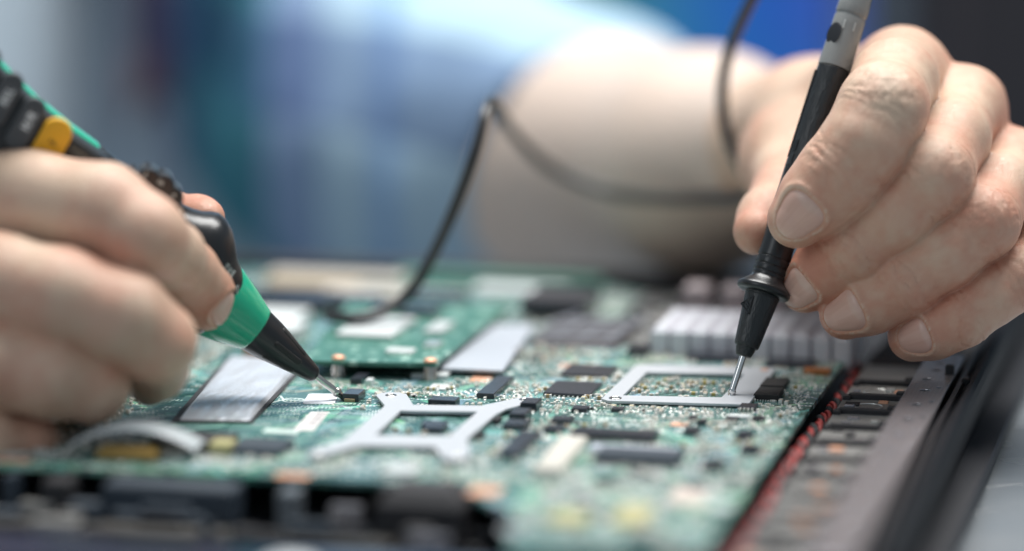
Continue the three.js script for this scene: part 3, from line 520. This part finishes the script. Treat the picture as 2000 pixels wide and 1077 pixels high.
function makeFinger(spec) {
  const f = { J: spec.pts.map(joint), k: spec.k ?? 3, creases: [], ...spec };
  f.dorsal = norm(spec.dorsal); f.lo = [1e9, 1e9, 1e9]; f.hi = [-1e9, -1e9, -1e9]; f.len = [0];
  for (let i = 0; i < f.J.length; i++) { const j = f.J[i]; for (let q = 0; q < 3; q++) { f.lo[q] = Math.min(f.lo[q], j[q] - j[3]); f.hi[q] = Math.max(f.hi[q], j[q] + j[3]); } if (i) f.len.push(f.len[i - 1] + Math.hypot(...sub(j, f.J[i - 1]))); }
  if (spec.nail) {
    const N = f.nail = { ...spec.nail }, t = norm(sub(f.J[0], f.J[2])), n0 = norm(N.dorsal ?? spec.dorsal), dn = dot(n0, t);
    N.t = t; N.n = norm([0, 1, 2].map((i) => n0[i] - t[i] * dn)); N.b = cross(N.n, t);
    const s = norm(sub(f.J[1], f.J[0])); N.c = [0, 1, 2].map((i) => f.J[0][i] - t[i] * N.back); N.R = f.J[0][3] * 1.02 + (N.grow ?? .6);
  }
  return f;
}
function boxDist(p, f) { let s = 0; for (let i = 0; i < 3; i++) { const d = Math.max(f.lo[i] - p[i], 0, p[i] - f.hi[i]); s += d * d; } return Math.sqrt(s); }
function nailE(p, N) {                                                       // 1 on the outline of the nail, less inside
  const q = sub(p, N.c), n = dot(q, N.n), b = dot(q, N.b); if (n <= 0) return 9;
  const a = dot(q, N.t) / (N.L / 2), w = Math.atan2(b, n) * N.R / (N.W / 2);
  return (Math.abs(a) ** 2.6 + Math.abs(w) ** 2.6) ** (1 / 2.6);
}
function fingerDist(p, f, detail) {
  const far = boxDist(p, f); if (far > 9) return far;
  let d = 1e9, best = 1e9, s = 0, seg = 0;
  for (let i = 0; i < f.J.length - 1; i++) { const [c, t] = capsule(p, f.J[i], f.J[i + 1]); if (c < best) { best = c; seg = i; s = f.len[i] + t * (f.len[i + 1] - f.len[i]); } d = i ? smin(d, c, f.k) : c; }
  if (!detail || Math.abs(d) > 3) return d;
  const a = f.J[seg], b = f.J[seg + 1], t = clamp((s - f.len[seg]) / (f.len[seg + 1] - f.len[seg]), 0, 1);
  const q = [p[0] - lerp(a[0], b[0], t), p[1] - lerp(a[1], b[1], t), p[2] - lerp(a[2], b[2], t)], l = Math.hypot(...q) || 1;
  const side = dot(q, f.dorsal) / l;
  for (const c of f.creases) {                                               // wrinkles over a joint: [where, how wide, how many, depth]
    const x = s - c[0]; if (Math.abs(x) > c[1] + 2) continue;
    const w = smooth(-.35, .35, side + .2 * noise(p[0] * .3, p[1] * .3, p[2] * .3));
    for (let i = 0; i < c[2]; i++) {
      const pos = c[2] > 1 ? lerp(-c[1], c[1], i / (c[2] - 1)) : 0, wob = 1.15 * noise(p[0] * .28 + i * 3.7, p[1] * .28, p[2] * .28) + .3 * noise(p[0], p[1], p[2] + i), e = (x - pos - wob + .9 * (1 - side) * Math.sign(pos || 1)) / .36;
      if (Math.abs(e) < 3) d += c[3] * w * (.55 + .45 * noise(p[0] * .45 + i * 9, p[1] * .45, p[2] * .45 + 5)) * Math.exp(-e * e);
    }
    d -= c[3] * .9 * w * Math.exp(-((x / (c[1] + .8)) ** 2)) * .6;
  }
  if (f.nail) { const e = nailE(p, f.nail); if (e < 1.6) { const fold = 1 - .85 * smooth(.1, .8, dot(sub(p, f.nail.c), f.nail.t) / (f.nail.L / 2)); d += .45 * (1 - smooth(.9, 1.02, e)); d -= .34 * fold * Math.exp(-(((e - 1.13) / .12) ** 2)); } }
  return d;
}
function fieldOf(h) {                                                        // a hand: fingers crisp against each other, soft into the palm
  return (p, detail) => {
    let d = 1e9; for (const f of h.fingers) d = smin(d, fingerDist(p, f, detail), h.gap ?? 1.1);
    let m = 1e9; for (const [a, b, k] of h.palm) { const c = capsule(p, a, b)[0]; m = m > 1e8 ? c : smin(m, c, k ?? 9); }
    d = smin(d, m, h.web ?? 5);
    if (detail && Math.abs(d) < 3) d += .10 * noise(p[0] * .22, p[1] * .22, p[2] * .22) + (h.fine ?? .03) * (noise(p[0] * 1.3, p[1] * 1.3, p[2] * 1.3) + .6 * noise(p[0] * 2.6, p[1] * 2.6, p[2] * 2.6));
    return d;
  };
}
function surfaceNet(F, lo, hi, h, colorOf, uvScale = 12) {
  const n = [0, 1, 2].map((i) => Math.ceil((hi[i] - lo[i]) / h / 8) * 8 + 1), [nx, ny, nz] = n, V = new Float32Array(nx * ny * nz).fill(50), id = (x, y, z) => (z * ny + y) * nx + x;
  for (let z = 0; z < nz; z += 8) for (let y = 0; y < ny; y += 8) for (let x = 0; x < nx; x += 8) {
    const c = F([lo[0] + (x + 3.5) * h, lo[1] + (y + 3.5) * h, lo[2] + (z + 3.5) * h], false), skip = Math.abs(c) > 8 * h * .87 + 2;
    for (let k = z; k < Math.min(z + 8, nz); k++) for (let j = y; j < Math.min(y + 8, ny); j++) for (let i = x; i < Math.min(x + 8, nx); i++)
      V[id(i, j, k)] = skip ? Math.sign(c) * 50 : F([lo[0] + i * h, lo[1] + j * h, lo[2] + k * h], true);
  }
  const P = [], at3 = new Int32Array(nx * ny * nz).fill(-1), E = [[0, 1], [0, 2], [0, 4], [1, 3], [1, 5], [2, 3], [2, 6], [3, 7], [4, 5], [4, 6], [5, 7], [6, 7]], v = new Float32Array(8);
  for (let z = 0; z < nz - 1; z++) for (let y = 0; y < ny - 1; y++) for (let x = 0; x < nx - 1; x++) {
    let neg = 0; for (let c = 0; c < 8; c++) { v[c] = V[id(x + (c & 1), y + ((c >> 1) & 1), z + (c >> 2))]; if (v[c] < 0) neg++; }
    if (!neg || neg === 8) continue;
    let sx = 0, sy = 0, sz = 0, m = 0;
    for (const [a, b] of E) if ((v[a] < 0) !== (v[b] < 0)) { const t = v[a] / (v[a] - v[b]); sx += lerp(a & 1, b & 1, t); sy += lerp((a >> 1) & 1, (b >> 1) & 1, t); sz += lerp(a >> 2, b >> 2, t); m++; }
    at3[id(x, y, z)] = P.length; P.push([lo[0] + (x + sx / m) * h, lo[1] + (y + sy / m) * h, lo[2] + (z + sz / m) * h]);
  }
  const N = [], e = .3, T = [[1, -1, -1], [-1, -1, 1], [-1, 1, -1], [1, 1, 1]];
  const grad = (p) => { const g = [0, 0, 0]; for (const t of T) { const d = F([p[0] + t[0] * e, p[1] + t[1] * e, p[2] + t[2] * e], true); for (let i = 0; i < 3; i++) g[i] += t[i] * d; } return g; };
  for (const p of P) { const g = grad(p), l = Math.hypot(...g) || 1, d = clamp(F(p, true), -h, h); for (let i = 0; i < 3; i++) p[i] -= g[i] / l * d; const q = grad(p), m = Math.hypot(...q) || 1; N.push(q.map((x) => x / m)); }
  const tris = [], quad = (a, b, c, d, flip) => { if (a < 0 || b < 0 || c < 0 || d < 0) return; flip ? tris.push(a, c, b, a, d, c) : tris.push(a, b, c, a, c, d); };
  for (let z = 1; z < nz - 1; z++) for (let y = 1; y < ny - 1; y++) for (let x = 1; x < nx - 1; x++) {
    const s = V[id(x, y, z)] < 0;
    if (s !== V[id(x + 1, y, z)] < 0) quad(at3[id(x, y - 1, z - 1)], at3[id(x, y, z - 1)], at3[id(x, y, z)], at3[id(x, y - 1, z)], !s);
    if (s !== V[id(x, y + 1, z)] < 0) quad(at3[id(x - 1, y, z - 1)], at3[id(x, y, z - 1)], at3[id(x, y, z)], at3[id(x - 1, y, z)], s);
    if (s !== V[id(x, y, z + 1)] < 0) quad(at3[id(x - 1, y - 1, z)], at3[id(x, y - 1, z)], at3[id(x, y, z)], at3[id(x - 1, y, z)], !s);
  }
  const C = colorOf ? P.map(colorOf) : null, pos = [], nor = [], col = [], uv = [], idx = [], map = new Map();
  for (let i = 0; i < tris.length; i += 3) {                                 // the bump texture is laid on from the three axes
    const m = [0, 1, 2].map((q) => Math.abs(N[tris[i]][q] + N[tris[i + 1]][q] + N[tris[i + 2]][q])), ax = m[0] > m[1] && m[0] > m[2] ? 0 : m[1] > m[2] ? 1 : 2;
    for (let q = 0; q < 3; q++) {
      const a = tris[i + q], key = a * 3 + ax; let w = map.get(key);
      if (w === undefined) { map.set(key, w = pos.length / 3); const p = P[a]; pos.push(...p); nor.push(...N[a]); uv.push(p[(ax + 1) % 3] / uvScale, p[(ax + 2) % 3] / uvScale); if (C) col.push(...C[a]); }
      idx.push(w);
    }
  }
  const g = new THREE.BufferGeometry(); g.setAttribute('position', new THREE.Float32BufferAttribute(pos, 3)); g.setAttribute('normal', new THREE.Float32BufferAttribute(nor, 3)); g.setAttribute('uv', new THREE.Float32BufferAttribute(uv, 2));
  if (C) g.setAttribute('color', new THREE.Float32BufferAttribute(col, 3)); g.setIndex(idx); return g;
}
function boundsOf(h, pad = 6) { const lo = [1e9, 1e9, 1e9], hi = [-1e9, -1e9, -1e9]; const add = (j) => { for (let i = 0; i < 3; i++) { lo[i] = Math.min(lo[i], j[i] - j[3] - pad); hi[i] = Math.max(hi[i], j[i] + j[3] + pad); } }; h.fingers.forEach((f) => f.J.forEach(add)); h.palm.forEach(([a, b]) => { add(a); add(b); }); return [lo, hi]; }

// --- the hand with the probe (picture right)
const FW = [0, -SP, -CP], UPV = [0, CP, -SP];                                // away from the viewer, up
const dir = (x, y, z) => [x, y * UPV[1] + z * FW[1], y * UPV[2] + z * FW[2]];
const probeHand = { gap: 1.0, web: 6, fine: .028, fingers: [
  makeFinger({ pts: [[1557, 428, 866, 58], [1596, 387, 865, 71], [1640, 340, 864, 81], [1690, 278, 862, 82], [1724, 212, 864, 85], [1748, 160, 882, 82], [1762, 140, 908, 80]], dorsal: dir(.3, .1, -1),
    creases: [[17.5, 3.4, 5, .36], [34.5, 5.0, 8, .27]], nail: { back: .9, L: 11.8, W: 12.0, dorsal: dir(-.02, .12, -1) } }),
  makeFinger({ pts: [[1574, 562, 880, 50], [1612, 525, 876, 62], [1668, 480, 872, 70], [1750, 412, 868, 72], [1822, 342, 866, 78], [1860, 270, 880, 72], [1888, 205, 904, 68]], dorsal: dir(.2, .15, -1),
    creases: [[16.5, 3.8, 5, .42], [40, 5.0, 8, .27]], nail: { back: .2, L: 11.0, W: 11.0, dorsal: dir(-.10, .14, -1) } }),
  makeFinger({ pts: [[1652, 612, 878, 52], [1700, 590, 874, 60], [1765, 552, 872, 64], [1845, 495, 870, 66], [1918, 432, 870, 72], [1955, 370, 882, 68], [1985, 326, 900, 65]], dorsal: dir(.25, .2, -1),
    creases: [[17, 3.4, 4, .38], [39.5, 4.6, 7, .26]], nail: { back: 1.4, L: 11.6, W: 11.0, dorsal: dir(.02, .12, -1) } }),
  makeFinger({ pts: [[1784, 657, 878, 50], [1825, 644, 875, 54], [1880, 618, 874, 56], [1935, 578, 874, 57], [1990, 540, 876, 60], [2040, 480, 890, 60], [2070, 430, 900, 60]], dorsal: dir(.35, .15, -1),
    creases: [[13.5, 3.0, 4, .34], [29, 3.6, 5, .36]], nail: { back: 1.6, L: 8.8, W: 9.0, dorsal: dir(.22, .10, -1) } }),
  makeFinger({ pts: [[1478, 452, 889, 46], [1500, 425, 895, 54], [1530, 388, 906, 60], [1545, 350, 922, 70], [1555, 320, 940, 96]], dorsal: dir(-.4, 0, 1), k: 4, creases: [] }),
], palm: [
  [[1762, 142, 908, 80], [1590, 250, 965, 118]], [[1888, 208, 904, 68], [1640, 280, 965, 118]], [[1985, 330, 900, 66], [1700, 320, 962, 118]], [[2070, 435, 900, 60], [1740, 390, 960, 110]],
  [[1556, 310, 940, 112], [1600, 260, 970, 124]], [[1600, 300, 930, 70], [1700, 320, 925, 90]],
  [[1590, 262, 965, 128], [1500, 290, 1005, 150]],
].map(([a, b]) => [joint(a), joint(b), 9]) };
// --- the hand with the multimeter (picture left)
const meterHand = { gap: .8, web: 7, fine: .02, fingers: [
  makeFinger({ pts: [[405, 592, 858, 55], [394, 564, 855, 58], [366, 530, 848, 57], [333, 496, 838, 62], [279, 462, 825, 82], [200, 413, 828, 92], [60, 392, 836, 96], [-150, 380, 852, 118]], dorsal: dir(.5, .5, -1), creases: [[34, 3, 3, .3]],
    nail: { back: .4, L: 9.5, W: 10, dorsal: dir(.5, .0, -.85) } }),
  makeFinger({ pts: [[292, 748, 848, 44], [305, 722, 836, 58], [302, 668, 822, 78], [240, 620, 818, 90], [120, 580, 818, 94], [0, 556, 824, 98], [-180, 530, 836, 116]], dorsal: dir(.5, .5, -1), creases: [[20, 3, 3, .3]] }),
  makeFinger({ pts: [[130, 768, 852, 50], [175, 764, 835, 60], [180, 752, 822, 70], [100, 735, 818, 82], [0, 712, 820, 88], [-160, 680, 832, 106]], dorsal: dir(.5, .4, -1), creases: [] }),
  makeFinger({ pts: [[20, 862, 850, 46], [52, 866, 834, 52], [58, 866, 826, 54], [-20, 862, 822, 66], [-140, 810, 834, 92]], dorsal: dir(.5, .3, -1), creases: [] }),
  makeFinger({ pts: [[402, 426, 878, 36], [386, 430, 882, 46], [330, 436, 888, 58], [220, 440, 894, 72], [80, 450, 896, 90], [-120, 470, 890, 120]], dorsal: dir(.3, 1, .3), creases: [] }),
], palm: [
  [[-150, 385, 852, 116], [-480, 420, 895, 180]], [[-180, 532, 836, 114], [-500, 520, 890, 190]], [[-165, 680, 832, 104], [-500, 600, 890, 190]], [[-140, 805, 834, 92], [-480, 660, 895, 180]], [[-120, 470, 890, 120], [-460, 500, 910, 170]],
].map(([a, b]) => [joint(a), joint(b), 10]) };

const skinTex = dataTex(512, (x, y) => { let best = 9, next = 9; for (let j = -1; j <= 1; j++) for (let i = -1; i <= 1; i++) { const cx = Math.floor(x * 34) + i, cy = Math.floor(y * 34) + j, wx = ((cx % 34) + 34) % 34, wy = ((cy % 34) + 34) % 34; const d = Math.hypot(cx + hash3(wx, wy, 1) - x * 34, cy + hash3(wx, wy, 2) - y * 34); if (d < best) { next = best; best = d; } else if (d < next) next = d; } return clamp((next - best) * 1.5, 0, 1) * .75 + .25 * per(x, y, 90, 3); });
const skinMat = pbr([1, 1, 1], .38, { vertexColors: true, bumpMap: skinTex, bumpScale: .00009, sheen: .15, sheenColor: new THREE.Color().setRGB(1, .75, .65), sheenRoughness: .6, specularIntensity: 1 });
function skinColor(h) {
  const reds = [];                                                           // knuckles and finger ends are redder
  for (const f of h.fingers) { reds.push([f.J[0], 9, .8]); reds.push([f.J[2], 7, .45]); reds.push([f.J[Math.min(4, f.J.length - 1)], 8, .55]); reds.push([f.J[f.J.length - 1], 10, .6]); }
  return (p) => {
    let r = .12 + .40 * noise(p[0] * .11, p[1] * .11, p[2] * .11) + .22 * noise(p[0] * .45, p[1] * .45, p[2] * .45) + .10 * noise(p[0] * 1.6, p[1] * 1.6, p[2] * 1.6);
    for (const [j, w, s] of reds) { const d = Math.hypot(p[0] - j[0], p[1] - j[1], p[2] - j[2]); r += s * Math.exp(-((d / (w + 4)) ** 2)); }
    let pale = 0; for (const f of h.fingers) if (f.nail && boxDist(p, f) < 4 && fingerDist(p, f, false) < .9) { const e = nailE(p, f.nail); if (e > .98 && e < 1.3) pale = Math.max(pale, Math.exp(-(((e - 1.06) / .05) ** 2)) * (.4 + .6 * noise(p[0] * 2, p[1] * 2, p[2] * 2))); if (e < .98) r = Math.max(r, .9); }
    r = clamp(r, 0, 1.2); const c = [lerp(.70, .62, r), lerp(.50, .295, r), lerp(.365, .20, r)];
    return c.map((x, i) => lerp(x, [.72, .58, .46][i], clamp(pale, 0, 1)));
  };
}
const person = thing('person', 'person in a light blue shirt behind the board, holding the probe and the pen multimeter', 'person');
const armField = (list) => (p) => { let m = 1e9; for (const [a, b, k] of list) { const c = capsule(p, a, b)[0]; m = m > 1e8 ? c : smin(m, c, k ?? 12); } return m; };
const limb = (l) => l.map(([a, b, k]) => [joint(a), joint(b), k]);
const foreR = limb([[[1500, 290, 1003, 152], [1380, 315, 1055, 205]], [[1380, 315, 1055, 205], [1150, 318, 1150, 252]], [[1150, 318, 1150, 252], [820, 260, 1275, 290]]]);
const foreL = limb([[[-480, 520, 885, 190], [-800, 500, 930, 240]], [[-800, 500, 930, 240], [-1300, 480, 1090, 330]]]);
{
  const pieces = [];
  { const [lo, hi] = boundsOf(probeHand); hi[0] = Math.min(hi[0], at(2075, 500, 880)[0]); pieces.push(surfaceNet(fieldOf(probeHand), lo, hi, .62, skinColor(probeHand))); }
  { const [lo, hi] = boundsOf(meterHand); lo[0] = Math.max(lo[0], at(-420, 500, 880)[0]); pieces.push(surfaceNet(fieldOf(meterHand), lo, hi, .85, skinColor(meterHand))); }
  const armTone = (p) => { const r = clamp(.2 + .3 * noise(p[0] * .03, p[1] * .03, p[2] * .03), 0, 1); return [lerp(.72, .69, r), lerp(.58, .53, r), lerp(.49, .44, r)]; };
  for (const a of [foreR, foreL]) { const lo = [1e9, 1e9, 1e9], hi = [-1e9, -1e9, -1e9]; for (const s of a) for (const j of [s[0], s[1]]) for (let i = 0; i < 3; i++) { lo[i] = Math.min(lo[i], j[i] - j[3] - 8); hi[i] = Math.max(hi[i], j[i] + j[3] + 8); } pieces.push(surfaceNet(armField(a), lo, hi, 4, armTone)); }
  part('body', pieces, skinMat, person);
  const nailMat = pbr([1, 1, 1], .34, { vertexColors: true, clearcoat: .15, clearcoatRoughness: .4 });
  for (const h of [probeHand, meterHand]) for (const f of h.fingers) if (f.nail) {
    const N = f.nail, F = fieldOf(h), P = [], C = [], I = [], nr = 16, na = 56;
    for (let j = 0; j <= nr; j++) for (let i = 0; i < na; i++) {
      const rho = j / nr, th = i / na * 6.28318, ca = Math.cos(th), sa = Math.sin(th), o = 1 / (Math.abs(ca) ** 2.6 + Math.abs(sa) ** 2.6) ** (1 / 2.6);
      const a = rho * o * ca * N.L / 2, b = rho * o * sa * N.W / 2, fi = b / N.R, D = [0, 1, 2].map((q) => N.n[q] * Math.cos(fi) + N.b[q] * Math.sin(fi)), O = [0, 1, 2].map((q) => N.c[q] + N.t[q] * a);
      let r = 22; for (let k = 0; k < 40; k++) { const d = fingerDist([O[0] + D[0] * r, O[1] + D[1] * r, O[2] + D[2] * r], f, false); r -= d * .8; if (Math.abs(d) < .01) break; }
      r = Math.max(r, N.R * .55) + .12 - .55 * rho ** 7;
      P.push(O[0] + D[0] * r, O[1] + D[1] * r, O[2] + D[2] * r);
      const x = a / (N.L / 2), y = b / (N.W / 2), moon = smooth(-.42, -.60, x + .38 * y * y) , free = smooth(.88, .95, x + .10 * y * y), streak = .03 * noise(b * 2.2, a * .2, 3);
      const c = [.68 + streak, .41 + streak, .33 + streak].map((q, k) => lerp(lerp(q, [.68, .53, .45][k], moon * .3), [.66, .52, .40][k], free * .6)); C.push(...c);
    }
    for (let j = 0; j < nr; j++) for (let i = 0; i < na; i++) { const q = j * na + i, s = j * na + (i + 1) % na; I.push(q, q + na, s + na, q, s + na, s); }
    const g = new THREE.BufferGeometry(); g.setAttribute('position', new THREE.Float32BufferAttribute(P, 3)); g.setAttribute('color', new THREE.Float32BufferAttribute(C, 3)); g.setIndex(I); g.computeVertexNormals();
    part('nail', g, nailMat, person);
  }
}
// --- clothes of the person
{
  const torso = limb([[[-330, -500, 1440, 560], [-330, 900, 1440, 520], 60], [[-330, -700, 1440, 480], [560, -900, 1440, 260], 60], [[560, -900, 1430, 260], [700, 300, 1400, 300], 90]]);
  const sleeve = limb([[[600, -900, 1480, 300], [800, 235, 1285, 312], 40], [[800, 235, 1285, 312], [1150, 314, 1152, 282], 30]]);
  const tf = armField(torso), sf = armField(sleeve);
  const fold = (p) => 4 * noise(p[0] * .02 + p[1] * .012, p[1] * .02, p[2] * .02) + 1.6 * noise(p[0] * .06, p[1] * .05, p[2] * .06);
  const open = at(226, 300, 1380)[0];
  const shirtF = (p) => { const d = smin(tf(p), sf(p), 18) + fold(p); const ax = norm(sub(at(1150, 300, 1150), at(800, 240, 1275))), hem = dot(sub(p, at(1020, 300, 1130)), norm([ax[0], ax[1] - .45, ax[2]])); return Math.max(d, hem, (open - p[0]) * .8); };
  const gShirt = surfaceNet(shirtF, [open - 10, -140, -620], [130, 420, -200], 6, null, 260);
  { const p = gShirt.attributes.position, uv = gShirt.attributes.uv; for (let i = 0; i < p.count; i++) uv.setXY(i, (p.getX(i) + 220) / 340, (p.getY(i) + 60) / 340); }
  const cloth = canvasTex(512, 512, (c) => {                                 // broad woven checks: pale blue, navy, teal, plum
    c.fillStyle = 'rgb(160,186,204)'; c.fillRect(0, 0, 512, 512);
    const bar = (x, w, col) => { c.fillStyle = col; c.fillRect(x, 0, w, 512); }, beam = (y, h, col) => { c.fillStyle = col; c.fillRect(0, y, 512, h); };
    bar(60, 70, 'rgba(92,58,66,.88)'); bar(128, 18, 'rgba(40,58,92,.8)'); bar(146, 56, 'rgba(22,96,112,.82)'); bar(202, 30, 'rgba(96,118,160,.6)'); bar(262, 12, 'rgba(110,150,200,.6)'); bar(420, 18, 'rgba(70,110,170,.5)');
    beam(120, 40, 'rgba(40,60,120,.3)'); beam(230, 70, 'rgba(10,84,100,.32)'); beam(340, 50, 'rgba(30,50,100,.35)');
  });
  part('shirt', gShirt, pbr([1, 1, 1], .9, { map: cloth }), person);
  const under = armField(limb([[[-330, -500, 1440, 520], [-330, 900, 1440, 480], 60], [[-330, -700, 1440, 440], [-1250, -900, 1440, 240], 60], [[-1250, -900, 1430, 240], [-1300, 480, 1100, 340], 40]]));
  part('undershirt', surfaceNet((p) => Math.max(under(p) + fold(p) * .2, p[0] - open - 26), [-560, -140, -640], [open + 30, 420, -100], 8, null, 200), pbr([.43, .51, .58], .95), person);
}
// ---------------------------------------------------------------- far background
{
  const m = thing('monitor', 'out of focus monitor with a blue and green screen, behind the raised arm', 'monitor', [0, 0, 0]);
  const c = at(1365, 60, 2000), w = 165, h = 96;
  const tex = canvasTex(256, 160, (g) => { const a = g.createLinearGradient(0, 0, 256, 0); a.addColorStop(0, 'rgb(120,150,128)'); a.addColorStop(.25, 'rgb(50,122,140)'); a.addColorStop(.55, 'rgb(28,96,168)'); a.addColorStop(.8, 'rgb(28,82,172)'); a.addColorStop(1, 'rgb(60,84,165)'); g.fillStyle = a; g.fillRect(0, 0, 256, 160); const b = g.createLinearGradient(0, 0, 0, 160); b.addColorStop(0, 'rgba(40,40,150,.25)'); b.addColorStop(.5, 'rgba(0,0,0,0)'); b.addColorStop(1, 'rgba(40,150,200,.55)'); g.fillStyle = b; g.fillRect(0, 0, 256, 160); });
  const s = new THREE.BoxGeometry(w, h, 1); s.translate(c[0], c[1], c[2] + 7);
  part('screen', s, new THREE.MeshStandardMaterial({ color: 0x000000, roughness: .4, emissive: 0xffffff, emissiveMap: tex, emissiveIntensity: .8 }), m);
  const f = new THREE.BoxGeometry(w + 12, h + 12, 12); f.translate(c[0], c[1], c[2]); part('frame', f, M.softBlack, m);
  const n = new THREE.BoxGeometry(20, 110, 14); n.translate(c[0], c[1] - h / 2 - 60, c[2] - 6); part('stand', n, M.softBlack, m);
  const k = thing('cabinet', 'dark cabinet standing far behind the hand with the probe', 'cabinet', [0, 0, 0]);
  const q = at(1960, 100, 2200); const b = new THREE.BoxGeometry(150, 900, 200); b.translate(q[0] + 12, q[1] - 200, q[2]); part('side_panel', b, pbr([.022, .02, .026], .7), k);
  const b2 = new THREE.BoxGeometry(8, 900, 10); b2.translate(q[0] - 55, q[1] - 200, q[2] + 104); part('door_edge', b2, pbr([.06, .05, .06], .6), k);
}
renderer.render(scene, camera);
